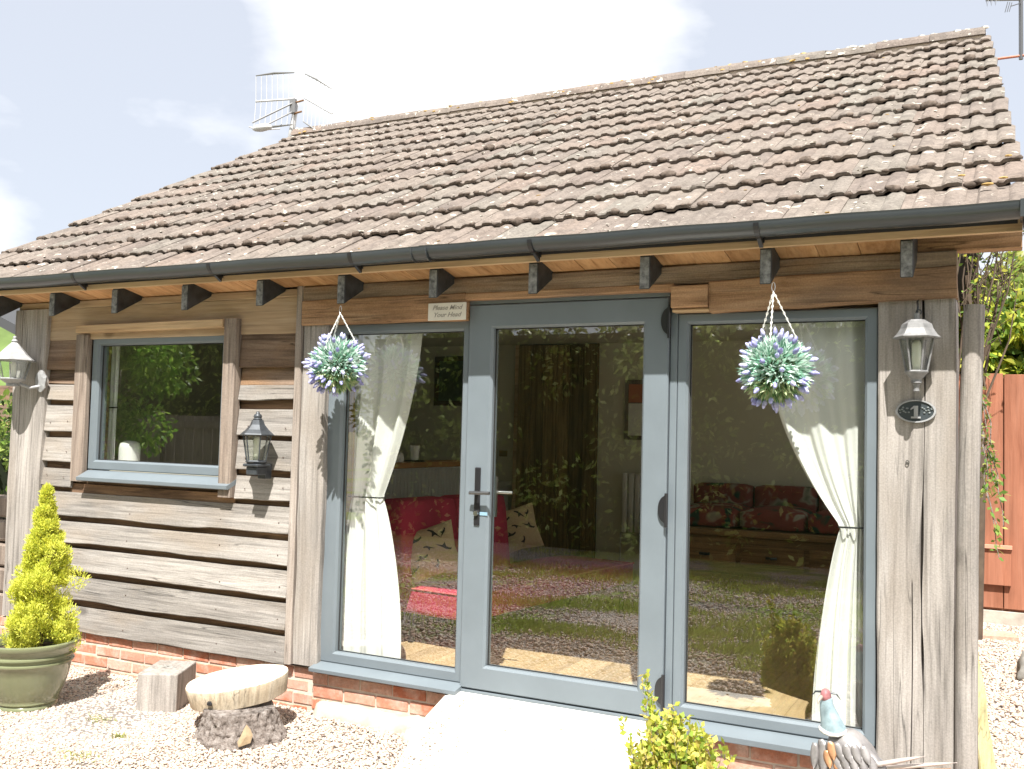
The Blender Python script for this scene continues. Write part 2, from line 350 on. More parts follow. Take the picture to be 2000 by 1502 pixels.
# ================================================================== SETTING: ground
def gravelmat():
    m, nt, b, o = newmat('gravel_ground'); v = coords(nt, (1, 1, 1), False)
    vo = nd(nt, 'ShaderNodeTexVoronoi'); vo.inputs['Scale'].default_value = 42; nt.links.new(v.outputs[0], vo.inputs['Vector'])
    r = ramp(nt, [(0, (.66, .57, .51)), (.3, (.74, .66, .60)), (.6, (.58, .49, .44)), (.85, (.78, .72, .66)), (1, (.44, .38, .35))]); sp = nd(nt, 'ShaderNodeSeparateColor'); nt.links.new(vo.outputs['Color'], sp.inputs[0]); nt.links.new(sp.outputs[0], r.inputs[0])
    dr = ramp(nt, [(0.0, g3(1.0)), (.34, g3(.88)), (.56, g3(.26))]); nt.links.new(vo.outputs['Distance'], dr.inputs[0])
    c = mixc(nt, 1, r.outputs[0], dr.outputs[0], 'MULTIPLY')
    n = noise_n(nt, v, .8, 5, .6); gr = ramp(nt, [(0.51, g3(0)), (.58, g3(.9))]); nt.links.new(n.outputs[0], gr.inputs[0])
    n2 = noise_n(nt, v, 30, 3, .6); gc = ramp(nt, [(.3, (.13, .20, .03)), (.7, (.36, .44, .09))]); nt.links.new(n2.outputs[0], gc.inputs[0])
    # moss and grass only out on the drive, not by the cottage wall
    tcx = nd(nt, 'ShaderNodeTexCoord'); sx = nd(nt, 'ShaderNodeSeparateXYZ'); nt.links.new(tcx.outputs['Object'], sx.inputs[0])
    mr = nd(nt, 'ShaderNodeMapRange'); mr.inputs[1].default_value = -1.6; mr.inputs[2].default_value = -2.8; nt.links.new(sx.outputs[1], mr.inputs[0])
    mm = nd(nt, 'ShaderNodeMath', operation='MULTIPLY'); nt.links.new(gr.outputs[0], mm.inputs[0]); nt.links.new(mr.outputs[0], mm.inputs[1])
    nt.links.new(mixc(nt, mm.outputs[0], c, gc.outputs[0]), b.inputs['Base Color']); b.inputs['Roughness'].default_value = .9
    bump(nt, dr.outputs[0], b, .9, .012); return m
M['gravel'] = gravelmat()
GZ = -0.28
def ground_mesh():
    xs = np.concatenate([[-600, -120, -40, -20], np.arange(-12, 9, .25), [20, 40, 120, 600]]); ys = np.concatenate([[-600, -120, -40, -20], np.arange(-12, 8, .25), [20, 40, 120, 600]])
    X, Y = np.meshgrid(xs, ys); Z = np.full_like(X, GZ)
    near = (np.abs(X) < 13) & (np.abs(Y) < 13)
    Z += np.where(near, .014 * np.sin(X * 2.1 + Y) * np.cos(Y * 1.7 - X * .6) - .004, 0)
    V = np.stack([X, Y, Z], -1).reshape(-1, 3); nx = len(xs); I = np.arange(len(V)).reshape(len(ys), nx)
    F = np.stack([I[:-1, :-1], I[:-1, 1:], I[1:, 1:], I[1:, :-1]], -1).reshape(-1, 4); return V, F
V, F = ground_mesh()
tag(fast('ground', V, F, M['gravel'], smooth=True), kind='structure')

# loose stones of the gravel, real pebbles where the camera sees them close
ICO_V = []; 
import bmesh
bm = bmesh.new(); bmesh.ops.create_icosphere(bm, subdivisions=1, radius=1.0); ICO_V = np.array([v.co[:] for v in bm.verts]); ICO_F = np.array([[v.index for v in f.verts] for f in bm.faces]); bm.free()
def pebbles(n, region, smin, smax, seed):
    rs = np.random.default_rng(seed); pts = []
    while len(pts) < n:
        x, y = region(rs)
        pts.append((x, y))
    P = np.array(pts); s = rs.uniform(smin, smax, n) * np.where(rs.random(n) < .12, 1.5, 1.0)
    ax = rs.uniform(.7, 1.25, (n, 3)); ax[:, 2] *= .62
    base = ICO_V[None] * (1 + rs.uniform(-.16, .16, (n, len(ICO_V), 1))) * ax[:, None] * s[:, None, None]
    a = rs.uniform(0, 6.28, n); ca, sa = np.cos(a), np.sin(a); x = base[..., 0] * ca[:, None] - base[..., 1] * sa[:, None]; y = base[..., 0] * sa[:, None] + base[..., 1] * ca[:, None]
    z = base[..., 2] + rs.uniform(-.2, .35, (n, 1)) * x
    V = np.stack([x + P[:, :1], y + P[:, 1:], z + GZ + s[:, None] * rs.uniform(.1, .8, (n, 1))], -1).reshape(-1, 3)
    F = (ICO_F[None] + (np.arange(n) * len(ICO_V))[:, None, None]).reshape(-1, 3)
    pal = np.array([(.58, .47, .38), (.62, .53, .44), (.54, .39, .31), (.66, .59, .50), (.48, .38, .31), (.60, .46, .35), (.38, .31, .26), (.61, .48, .39)])
    c = pal[rs.integers(0, len(pal), n)] * rs.uniform(.85, 1.08, (n, 1)); return V, F, np.repeat(c, len(ICO_F), 0)
def attrmat(name, rough=.85, var=.15):
    m, nt, b, o = newmat(name); at = nd(nt, 'ShaderNodeAttribute', attribute_name='tint'); v = coords(nt, (1, 1, 1), False); n = noise_n(nt, v, 90, 3, .6)
    r = ramp(nt, [(.3, g3(1 - var)), (.7, g3(1 + var * .5))]); nt.links.new(n.outputs[0], r.inputs[0])
    nt.links.new(mixc(nt, 1, at.outputs['Color'], r.outputs[0], 'MULTIPLY'), b.inputs['Base Color']); b.inputs['Roughness'].default_value = rough; return m
M['pebble'] = attrmat('pebble')
def reg_left(rs):
    while True:
        x, y = rs.uniform(-3.9, .35), rs.uniform(-1.75, -.01)
        if y > -.02 and x > -3.4: continue
        if x > -.1 + .17 * -y * 1.2 + .05: continue
        if x < -3.0 - y * 0 and y < -1.3: continue
        return x, y
def reg_right(rs):
    while True:
        y = rs.uniform(-.9, 5.6); x = rs.uniform(2.5 - .09 * y, 3.6)
        if x < 2.66 - .085 * y and y > .4: continue
        return x, y
V, F, C = pebbles(46000, reg_left, .0045, .0092, 3); tag(fast('gravel', V, F, M['pebble'], cols=C), 'pale pink and cream gravel spread in front of the plinth', 'gravel', kind='stuff')
V, F, C = pebbles(26000, reg_right, .006, .012, 4); tag(fast('gravel', V, F, M['pebble'], cols=C), 'pale gravel strip beside the cottage, running back to the red brown boards', 'gravel', kind='stuff')

def reg_drive(rs):
    while True:
        x, y = rs.uniform(-6, 4.2), -1.7 - 5.2 * rs.uniform(0, 1) ** 1.3
        if x > 1.9 and x < 3.5 and y < -4.0 and y > -5.6: continue
        return x, y
V, F, C = pebbles(34000, reg_drive, .008, .016, 12); tag(fast('gravel', V, F, M['pebble'], cols=C), 'coarser gravel of the drive in front of the cottage', 'gravel', kind='stuff')
# hill seen past the left post
mb = MB(); mb.blob((-70, 45, -8), (34, 30, 20), 3, 16, .12); M['field'] = plain('meadow', (.10, .15, .04), 1, var=.35, vscale=.35)
tag(mb.build('hill', M['field'], smooth=True), kind='structure')

# ================================================================== THE COTTAGE
COT = tag(empty('cottage', (-.6, 0, GZ)), 'small timber clad cottage with a concrete tiled roof, blue grey door and windows', 'cottage')
def XR(y): return 2.750 - .062 * (y)          # right verge
def XL(y): return -4.60 + .10 * y            # left verge

# ---- back structure of the walls (one shell, hollow)
wall = MB()
WT = .10
def wallbox(x0, x1, z0, z1, y0=.045, y1=.15): wall.box(x0, x1, y0, y1, z0, z1)
wallbox(-3.70, -3.00, -.30, 2.36); wallbox(-3.00, -1.755, -.30, 1.055); wallbox(-3.00, -1.755, 1.99, 2.36); wallbox(-1.755, -.972, -.30, 2.36)
wallbox(-.972, 1.0, 2.125, 2.36); wallbox(1.0, 2.20, 2.02, 2.36); wallbox(2.152, 2.44, -.30, 2.36); wallbox(-.972, 2.152, -.30, -.03)
wall.add([(-3.7, .15, GZ - .02), (-3.55, .15, GZ - .02), (-3.10, 7.0, GZ - .02), (-2.95, 7.0, GZ - .02), (-3.7, .15, 2.4), (-3.55, .15, 2.4), (-3.10, 7.0, 2.4), (-2.95, 7.0, 2.4)], [(0, 2, 6, 4), (1, 5, 7, 3), (0, 4, 5, 1), (2, 3, 7, 6), (4, 6, 7, 5)])
SWY0, SWY1, SWZ0, SWZ1 = 1.25, 3.45, .90, 2.08      # added side window, out of view, lets daylight into the room
def sidewall(mb_, off, th, ya, yb, za, zb):
    f_ = lambda y: 2.303 + off - .0861 * y
    mb_.add([(f_(ya), ya, za), (f_(ya) + th, ya, za), (f_(yb), yb, za), (f_(yb) + th, yb, za), (f_(ya), ya, zb), (f_(ya) + th, ya, zb), (f_(yb), yb, zb), (f_(yb) + th, yb, zb)], [(0, 2, 3, 1), (4, 5, 7, 6), (0, 4, 6, 2), (1, 3, 7, 5), (0, 1, 5, 4), (2, 6, 7, 3)])
for q in ((.15, SWY0, GZ - .02, 2.4), (SWY0, SWY1, GZ - .02, SWZ0), (SWY0, SWY1, SWZ1, 2.4), (SWY1, 7.0, GZ - .02, 2.4)): sidewall(wall, 0, .15, *q)
wall.box(-3.1, 1.85, 6.9, 7.05, GZ - .02, 2.4)
wall_o = wall.build('wall', M['board_brown'], COT)
g = MB()      # gables
for f_, x0 in ((lambda y: -3.72 + .10 * y, 0), (lambda y: 2.30 - .089 * y, 1)):
    pts = [(.0, 2.40), (3.55, 2.40 + 3.55 * .56), (7.1, 2.40)]
    vs = [(f_(y), y, z) for y, z in pts] + [(f_(y) + .1, y, z) for y, z in pts]
    g.add(vs, [(0, 1, 2), (3, 5, 4), (0, 3, 4, 1), (1, 4, 5, 2), (0, 2, 5, 3)])
g.build('gable', M['board_brown'], COT)

# ---- weatherboards, each with its own uneven edge
def board(x0, x1, zb, zt, name='weatherboard', mat='board', y=-.034, tilt=.018, wavy=.013, seed=0, d=.018, parent=wall_o, fw=1.6):
    seg = max(4, int((x1 - x0) / .09)); vs = []; fs = []
    for i in range(seg + 1):
        t = i / seg; x = x0 + (x1 - x0) * t
        b = zb + wavy * (1.3 * nz(x * fw, seed * 3.7) + .5 * nz(x * fw * 4, seed * 1.9)); tt = zt + wavy * .4 * nz(x * fw, seed * 3.7 + 20)
        yy = y + .25 * wavy * nz(x * 1.3, seed + 50)
        vs += [(x, yy + .003, b), (x, yy, b + .005), (x, yy + tilt, tt), (x, yy + tilt + d, tt), (x, yy + d, b)]
    for i in range(seg):
        a = i * 5; fs += [(a + k, a + (k + 1) % 5, a + 5 + (k + 1) % 5, a + 5 + k) for k in range(5)]
    fs += [(4, 3, 2, 1, 0), tuple(seg * 5 + k for k in range(5))]
    m_ = MB(); m_.add(vs, [f[::-1] for f in fs]); return m_.build(name, M[mat], parent)
XLw, XRw = -3.455, -1.205
# raw inner layer that shows in the gaps
ib = MB()
for (a, b_, z0, z1) in ((-3.46, -3.12, 1.0, 2.0), (-1.66, -1.2, 1.0, 2.0), (-3.46, -1.2, -.03, .99)):
    ib.box(a, b_, .012, .044, z0, z1)
ib.build('inner_cladding', M['bark_gap'], wall_o)
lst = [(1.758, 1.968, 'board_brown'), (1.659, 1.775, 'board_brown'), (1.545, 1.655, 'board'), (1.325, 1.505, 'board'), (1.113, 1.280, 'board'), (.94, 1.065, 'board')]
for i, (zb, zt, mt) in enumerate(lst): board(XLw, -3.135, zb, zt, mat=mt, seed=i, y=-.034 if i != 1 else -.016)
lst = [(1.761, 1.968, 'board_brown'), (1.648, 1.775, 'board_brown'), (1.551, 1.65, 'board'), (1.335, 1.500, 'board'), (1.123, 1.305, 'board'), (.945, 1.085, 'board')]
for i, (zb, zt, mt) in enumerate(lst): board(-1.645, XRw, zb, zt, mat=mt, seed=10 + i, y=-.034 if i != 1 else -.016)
for i, (zb, zt) in enumerate([(.742, .905), (.560, .702), (.368, .522), (.170, .328), (-.035, .130)]):
    board(XLw, XRw, zb, zt, seed=23 + i, wavy=.011, y=-.038)
board(XLw + .3, -1.66, .89, .965, mat='bark_gap', seed=33, wavy=.014, y=-.012, tilt=.004)
board(XLw, XRw, 1.968, 2.19, name='frieze_board', mat='board_pale', y=-.022, tilt=.0, wavy=.003, seed=40)
board(XLw - .3, XRw, 2.192, 2.238, name='wall_plate', mat='board_pale', y=-.034, tilt=0, wavy=.002, seed=41, d=.06)
# plate above the right section, running out past the post under the gutter
board(XRw, 2.735, 2.245, 2.36, name='wall_plate', mat='lintel', y=-.03, tilt=0, wavy=.004, seed=42, d=.07)

nl_ = MB()
for zb_, x_list in [(z, (-3.40, -2.55, -1.75, -1.27)) for z in (.742, .560, .368, .170, -.035)] + [(z, (-1.56, -1.27)) for z in (.945, 1.123, 1.335)] + [(z, (-3.38, -3.20)) for z in (.94, 1.113, 1.325)]:
    for x_ in x_list:
        xx, zz = x_ + rng.uniform(-.015, .015), zb_ + rng.uniform(.045, .09); yy = -.0385 + .10 * (zz - zb_); nl_.lathe([(0, 0), (.0042, .0003), (.0038, .002), (0, .0026)], (0, 0, 0), 8); k0 = len(nl_.v) - 32; nl_.v[k0:] = [(xx + a, yy - c_, zz + b_) for a, b_, c_ in nl_.v[k0:]]
tag(nl_.build('nail', plain('rusty_nail', (.10, .06, .045), .8, .4), wall_o), kind='stuff')

# ---- posts
def post(xc, w, z0, z1, d, y, name='post', mat='post', seed=0, wavy=.006, grooves=(), seg=30, top=None, parent=COT):
    m_ = MB(); x1 = xc if top is None else top
    m_.beam((xc, y, z0), (x1, y, z1), w, d, (0, -1, 0), seg, seed, wavy, 1.6, .008, grooves); return m_.build(name, M[mat], parent, smooth=True, autos=35)
# beam() side vector for an upright with front -y points to -x, so groove offsets are mirrored
post(-3.595, .335, .0, 2.19, .22, -.055, seed=3, wavy=.012, top=-3.60, grooves=[(lambda t: -.075 + .01 * math.sin(t * 5), lambda t: .0035 if t > .5 else .0015, .02)])
gr = [(lambda t: .030 + .006 * math.sin(t * 9 + 1), lambda t: .0012 + .0075 * math.exp(-((t - .47) / .09) ** 2) + .0055 * math.exp(-((t - .24) / .05) ** 2) + .0055 * math.exp(-((t - .93) / .12) ** 2), .045),
      (lambda t: -.016 + .005 * math.sin(t * 7), lambda t: .0026 if t < .40 else .0002, .02)]
post(2.313, .322, -.03, 2.035, .25, -.03, seed=9, wavy=.005, grooves=sorted(gr, key=lambda g_: g_[0](.3)), seg=60)
post(-1.045, .182, -.015, 2.035, .07, -.045, name='corner_post', seed=12, wavy=.016, seg=48)
post(-1.168, .050, -.02, 2.25, .06, -.055, name='corner_batten', mat='batten', seed=14, wavy=.002)
post(-3.075, .12, .985, 2.0, .05, -.046, name='window_jamb', mat='jamb', seed=15, wavy=.002)
post(-1.70, .10, .945, 2.068, .075, -.075, name='window_jamb', mat='jamb', seed=16, wavy=.002)
m_ = MB(); m_.beam((-3.09, -.085, 2.034), (-1.752, -.085, 2.040), .052, .07, (0, -1, 0), 8, 5, .002); m_.build('window_head', M['fascia'], COT)
# round pole lashed to the right corner
m_ = MB(); pz = [-.28, .0, .45, .9, 1.3, 1.65, 2.0]; px = [2.517, 2.519, 2.520, 2.522, 2.528, 2.537, 2.548]
m_.tube([(x, -.03, z) for x, z in zip(px, pz)], [.047, .046, .045, .045, .044, .044, .043], 14); m_.build('corner_pole', M['post'], COT, smooth=True, autos=50)

# ---- lintel timbers of the glazed front
def hbeam(x0, x1, z0, z1, y, d, name, mat, seed, wavy=.005, gro=(), seg=24):
    m_ = MB(); m_.beam((x0, y, (z0 + z1) / 2), (x1, y, (z0 + z1) / 2), z1 - z0, d, (0, -1, 0), seg, seed, wavy, 1.5, .006, gro); return m_.build(name, M[mat], COT, smooth=True, autos=35)
hbeam(-1.135, 2.478, 2.150, 2.246, -.058, .10, 'lintel', 'lintel_grey', 61, .005, seg=40)
hbeam(-1.135, -.003, 2.010, 2.156, -.068, .10, 'lintel', 'lintel', 62, .009)
hbeam(-.003, 1.19, 2.118, 2.156, -.064, .08, 'lintel', 'lintel', 63, .004)
m_ = MB(); m_.beam((1.372, -.068, 2.079), (2.478, -.066, 2.108),   .150, .10, (0, -1, 0), 30, 64, .010, 1.5, .006); m_.build('lintel', M['lintel'], COT, smooth=True, autos=35)
hbeam(1.185, 1.370, 2.030, 2.140, -.088, .10, 'lintel_block', 'lintel', 65, .002, seg=4)
hbeam(1.185, 1.370, 2.012, 2.028, -.062, .07, 'lintel_packer', 'fascia', 66, .001, seg=4)

# ---- brick plinth, brick by brick
PL = []
for q in ((-3.39, -.995, .0, .10, -.40, -.036), (-.99, .0, -.021, .10, -.40, -.046), (1.14, 2.48, -.021, .10, -.40, -.05), (-3.78, -3.40, -.043, .08, -.40, -.012)):
    pl_mb = MB(); pl_mb.box(*q); PL.append(pl_mb.build('plinth', M['mortar'], COT))
plinth = PL[0]
bmesh_b = []
for k in range(4):
    m_ = MB(); j = lambda: rng.uniform(-.0025, .0025)
    vs = [(x + j(), y + j(), z + j()) for z in (0, .064) for y in (0, .05) for x in (-.107, .107)]
    m_.add(vs, [(0, 2, 3, 1), (4, 5, 7, 6), (0, 1, 5, 4), (2, 6, 7, 3), (0, 4, 6, 2), (1, 3, 7, 5)])
    o = m_.build('brick', M['brick'], plinth, origin=(0, 0, 0), bevel=.004); bmesh_b.append(o.data)
    bpy.data.objects.remove(o)
def bricks(x0, x1, yf, ztop, rows, off=0.0):
    for r_ in range(rows):
        z = ztop - .064 - r_ * .075; x = x0 + .1125 - ((r_ + off) % 2) * .1125
        while x < x1 + .05:
            a, b_ = max(x - .107, x0), min(x + .107, x1)
            if b_ - a > .03:
                o = bpy.data.objects.new('brick', rng.choice(bmesh_b)); link(o, plinth, ((a + b_) / 2, yf + rng.uniform(-.003, .003), z)); o.scale.x = (b_ - a) / .214
                bv = o.modifiers.new('bevel', 'BEVEL'); bv.width = .004; bv.segments = 1
            x += .225
bricks(-3.40, -1.00, -.006, -.038, 4); plinth = PL[1]; bricks(-.99, -.01, -.028, -.048, 4, 1); plinth = PL[2]; bricks(1.14, 2.47, -.028, -.052, 4); plinth = PL[3]; bricks(-3.79, -3.41, -.05, -.012, 4, 1)

# ================================================================== ROOF
PITCH = math.atan(.577); TA = .577
def roofz(y): return 2.400 + (y + .25) * TA       # line through the tile noses
felt = MB(); y0, y1 = -.27, 3.56
def rz(y): return roofz(y) - .068
felt.add([(XL(y0) + .05, y0, rz(y0)), (XR(y0) - .05, y0, rz(y0)), (XR(y1) - .05, y1, rz(y1)), (XL(y1) + .05, y1, rz(y1)), (XL(y0) + .05, y0, rz(y0) - .02), (XR(y0) - .05, y0, rz(y0) - .02), (XR(y1) - .05, y1, rz(y1) - .02), (XL(y1) + .05, y1, rz(y1) - .02)],
         [(0, 1, 2, 3), (7, 6, 5, 4), (0, 4, 5, 1), (1, 5, 6, 2), (2, 6, 7, 3), (3, 7, 4, 0)])
yb = 7.35; zb = rz(y1) - (yb - y1) * TA
felt.add([(XL(y1), y1 + .01, rz(y1)), (XR(y1), y1 + .01, rz(y1)), (XR(yb), yb, zb), (XL(yb), yb, zb), (XL(y1), y1 + .01, rz(y1) - .03), (XR(y1), y1 + .01, rz(y1) - .03), (XR(yb), yb, zb - .03), (XL(yb), yb, zb - .03)],
         [(0, 1, 2, 3), (7, 6, 5, 4), (0, 4, 5, 1), (1, 5, 6, 2), (2, 6, 7, 3), (3, 7, 4, 0)])
roof = felt.build('roof', M['felt'], COT)

NC = 29; GAUGE_Y = .294; TL = .400
def tile_mesh(seed):
    r_ = random.Random(seed); Wt = .2525
    # across: low, high, low, high with a flat lap edge
    prof = [(0.0, .0), (.014, -.001), (.046, 0.0), (.057, .011), (.072, .0145), (.099, .0145), (.114, .011), (.126, .0), (.168, -.001), (.182, .010), (.196, .0138), (.236, .0135), (.2545, .003)]
    th = .022; rows = [0.0, .012, .11, .26, TL]
    vs = []; fs = []; n = len(prof)
    for j, v in enumerate(rows):
        rise = .031 * (1 - v / TL)
        for (u, h) in prof:
            ch = (-.008 if j == 0 else 0)
            vs.append((u + r_.uniform(-.001, .001), v + (r_.uniform(-.007, .007) if j < 2 else 0), h + rise + ch + r_.uniform(-.0022, .0022)))
    nb = len(vs)
    for (u, h) in prof: vs.append((u, .004 + r_.uniform(-.003, .003), h + .0045 + r_.uniform(-.002, .002)))
    for (u, h) in prof: vs.append((u, TL, h - th))
    R_ = len(rows)
    for j in range(R_ - 1):
        for k in range(n - 1): fs.append((j * n + k, j * n + k + 1, (j + 1) * n + k + 1, (j + 1) * n + k))
    for k in range(n - 1): fs.append((nb + k, nb + k + 1, k + 1, k)); fs.append((nb + n + k, nb + n + k + 1, nb + k + 1, nb + k))
    L_ = [j * n for j in range(R_)]; fs.append((L_[0], L_[1], L_[2], L_[3], L_[4], nb + n, nb)); Rr = [j * n + n - 1 for j in range(R_)]; fs.append((nb + n - 1, nb + 2 * n - 1, Rr[4], Rr[3], Rr[2], Rr[1], Rr[0]))
    me = bpy.data.meshes.new('roof_tile'); me.from_pydata(vs, [], fs); me.materials.append(M['tile'])
    me.polygons.foreach_set('use_smooth', [True] * len(me.polygons)); me.set_sharp_from_angle(angle=R(32)); return me, np.array(vs), fs
TM = [tile_mesh(s_) for s_ in range(7)]
def tile_place(k, c):
    yn = -.215 + GAUGE_Y * k
    if k == 0: yn = -.262
    w = (XR(yn) - XL(yn)) / NC; x = XL(yn) + w * c
    z = roofz(yn) - .047
    return Vector((x, yn, z)), w
extra = MB(); moss = MB(); lw = MB(); ly = MB()
for k in range(13):
    for c in range(NC):
        p, w = tile_place(k, c); me, tv, tf = TM[rng.randrange(7)]
        p = p + Vector((rng.uniform(-.002, .002), rng.uniform(-.007, .007) - (.014 if rng.random() < .05 else 0), rng.uniform(-.002, .003)))
        pitch = PITCH + rng.uniform(-.006, .006)
        if k >= 10 or (k == 0 and c < 4) or (k == 1 and c < 3):
            q = tv.copy(); q[:, 0] *= w / .2525
            if k == 12: q[:, 1] = np.minimum(q[:, 1], .30)
            cp, sp = math.cos(pitch), math.sin(pitch); Y = q[:, 1] * cp - q[:, 2] * sp; Z = q[:, 1] * sp + q[:, 2] * cp
            extra.add(np.stack([q[:, 0] + p.x, Y + p.y, Z + p.z], 1).tolist(), tf)
        else:
            o = bpy.data.objects.new('roof_tile', me); link(o, roof, p); o.rotation_euler = (pitch, 0, rng.uniform(-.004, .004)); o.scale.x = w / .2525
        # moss cushions and lichen crusts cling to the noses
        dens = .40 + .22 * nz(p.x * .8 + 3, p.y * 1.3)
        for q_ in range(8 if k < 7 else 6):
            t = rng.random() * .40 / max(dens, .1) if rng.random() < .8 else rng.uniform(.4, .5); u = rng.uniform(0, w); ph = (u / w * 2) % 1; h = .014 if ph > .5 else .002
            if t < .40:
                rr = rng.uniform(.006, .019) * (1.5 if rng.random() < .15 else 1)
                moss.blob((p.x + u, p.y - .009 - h * .45, p.z + .021 + h * .8), (rr * rng.uniform(1.2, 2.3), rr * .55, rr * .85), rng.random() * 90, 4, .5)
            elif t < .50:
                rr = rng.uniform(.004, .013); v = rng.uniform(.0, .25); hz = h + .031 * (1 - v / TL); cp, sp = math.cos(PITCH), math.sin(PITCH)
                tgt = ly if (rng.random() < .06) else lw
                tgt.blob((p.x + u, p.y + v * cp - hz * sp, p.z + v * sp + hz * cp), (rr * rng.uniform(.8, 1.8), rr, rr * .28), rng.random() * 90, 3, .6)
tag(extra.build('roof_tile', M['tile'], roof, smooth=True, autos=32), kind='stuff')
tag(moss.build('moss', M['moss'], roof, smooth=True), kind='stuff')
# ridge
RY = 3.555; RZc = roofz(RY) - .075
nr = 17; x0, x1 = XL(RY) + .02, XR(RY) - .02; rw = (x1 - x0) / nr
rmesh = []
for s_ in range(3):
    m_ = MB(); r_ = random.Random(s_ + 50); n = 9
    vs = []
    for i, u in enumerate((0, .02, .22, .42, .448)):
        for k in range(n):
            t = math.pi * (.06 + .88 * k / (n - 1)); rad = .125 if i not in (0,) else .128
            vs.append((u, rad * math.cos(t) * 1.05, rad * .95 * math.sin(t) + r_.uniform(-.004, .004)))
    fs = [(i * n + k, i * n + k + 1, (i + 1) * n + k + 1, (i + 1) * n + k) for i in range(4) for k in range(n - 1)]
    vs2 = [(x, y * .86, z * .86) for x, y, z in vs]; N_ = len(vs); fs2 = [tuple(N_ + q for q in f[::-1]) for f in fs]
    fs3 = [(k + 1, k, N_ + k, N_ + k + 1) for k in range(n - 1)] + [(4 * n + k, 4 * n + k + 1, N_ + 4 * n + k + 1, N_ + 4 * n + k) for k in range(n - 1)]
    fs3 += [(i * n, (i + 1) * n, N_ + (i + 1) * n, N_ + i * n) for i in range(4)] + [((i + 1) * n + n - 1, i * n + n - 1, N_ + i * n + n - 1, N_ + (i + 1) * n + n - 1) for i in range(4)]
    me = bpy.data.meshes.new('ridge_tile'); me.from_pydata(vs + vs2, [], fs + fs2 + fs3); me.materials.append(M['tile']); rmesh.append(me)
for i in range(nr):
    o = bpy.data.objects.new('ridge_tile', rng.choice(rmesh)); link(o, roof, (x0 + i * rw + .002, RY, RZc - .012 + rng.uniform(-.005, .005))); o.scale.x = rw / .452
mb_ = MB(); mb_.beam((x0 + .01, RY - .105, RZc - .005), (x1 - .01, RY - .105, RZc - .005), .07, .20, (0, -1, 0), 90, 8, .010, 3, .01, jag=.004); mb_.build('ridge_bedding', M['mortar'], roof)
for i in range(230):     # lichen and mortar crumbs on the ridge
    x = rng.uniform(x0, x1); t = rng.uniform(.2, 2.2); rr = rng.uniform(.008, .024); q = rng.random()
    far = (x < 1.2)
    tgt = ly if (q < .28 and far) else (lw if q < .62 else moss)
    if tgt is moss: continue
    tgt.blob((x, RY + .125 * math.cos(math.pi - t) , RZc - .012 + .12 * math.sin(t)), (rr * 1.5, rr, rr * .6), rng.random() * 90, 3, .5)
for (a, b_, r_) in ((2.60, -.05, .03), (2.66, .02, .022), (2.49, .10, .02), (2.68, .33, .02)):     # the yellow patches at the right verge
    ly.blob((a, b_, roofz(b_) + .012), (r_ * .9, r_ * .5, r_ * .22), r_ * 900, 4, .5)
tag(lw.build('lichen', M['lichen_white'], roof), label='small white lichen crusts', kind='stuff'); tag(ly.build('lichen', M['lichen'], roof), label='small yellow lichen crusts', kind='stuff')

# rafters, soffit, fascia
RX = [-4.36, -3.755, -3.150, -2.548, -1.928, -1.322, -.722, -.108, .494, 1.098, 1.683, 2.289]
for i, x in enumerate(RX):
    m_ = MB(); j = rng.uniform(-.006, .006); hw = .027
    ze = 2.106 + j; zt = 2.292
    poly = [(-.236, ze), (-.236 + .004, zt), (-.14, zt), (.9, zt + 1.04 * TA), (.9, zt + 1.132 * TA - .10), (.06, ze + .29 * TA)]
    m_.prism(poly, 0, x - hw, x + hw)
    # darker worn end is the front face
    o = m_.build('rafter', [M['rafter'], M['rafter_end']], roof, bevel=.004)
    e = MB(); e.box(x - hw + .004, x + hw - .004, -.2395, -.2355, ze + .005, zt - .03)
    e.build('rafter_end', M['rafter_end'], roof)
def sof(y): return 2.289 + (y + .250) * -.205
for i in range(len(RX) - 1):
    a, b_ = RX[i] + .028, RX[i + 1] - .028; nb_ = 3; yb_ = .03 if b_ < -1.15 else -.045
    for k in range(nb_):
        xa, xb = a + (b_ - a) * k / nb_ + .0015, a + (b_ - a) * (k + 1) / nb_ - .0015; dz = rng.uniform(0, .003)
        m_ = MB(); m_.add([(xa, -.252, sof(-.252) + dz), (xb, -.252, sof(-.252) + dz), (xb, yb_, sof(yb_) + dz), (xa, yb_, sof(yb_) + dz), (xa, -.252, sof(-.252) + .018), (xb, -.252, sof(-.252) + .018), (xb, yb_, sof(yb_) + .018), (xa, yb_, sof(yb_) + .018)],
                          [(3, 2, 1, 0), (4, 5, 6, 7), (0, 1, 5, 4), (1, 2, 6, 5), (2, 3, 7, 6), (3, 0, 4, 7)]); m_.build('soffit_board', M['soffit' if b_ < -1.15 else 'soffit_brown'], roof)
m_ = MB(); m_.beam((XL(0) + .06, -.268, 2.309), (2.735, -.268, 2.309), .080, .028, (0, -1, 0), 40, 2, .0015, 1, .002); m_.build('fascia', M['fascia'], roof)

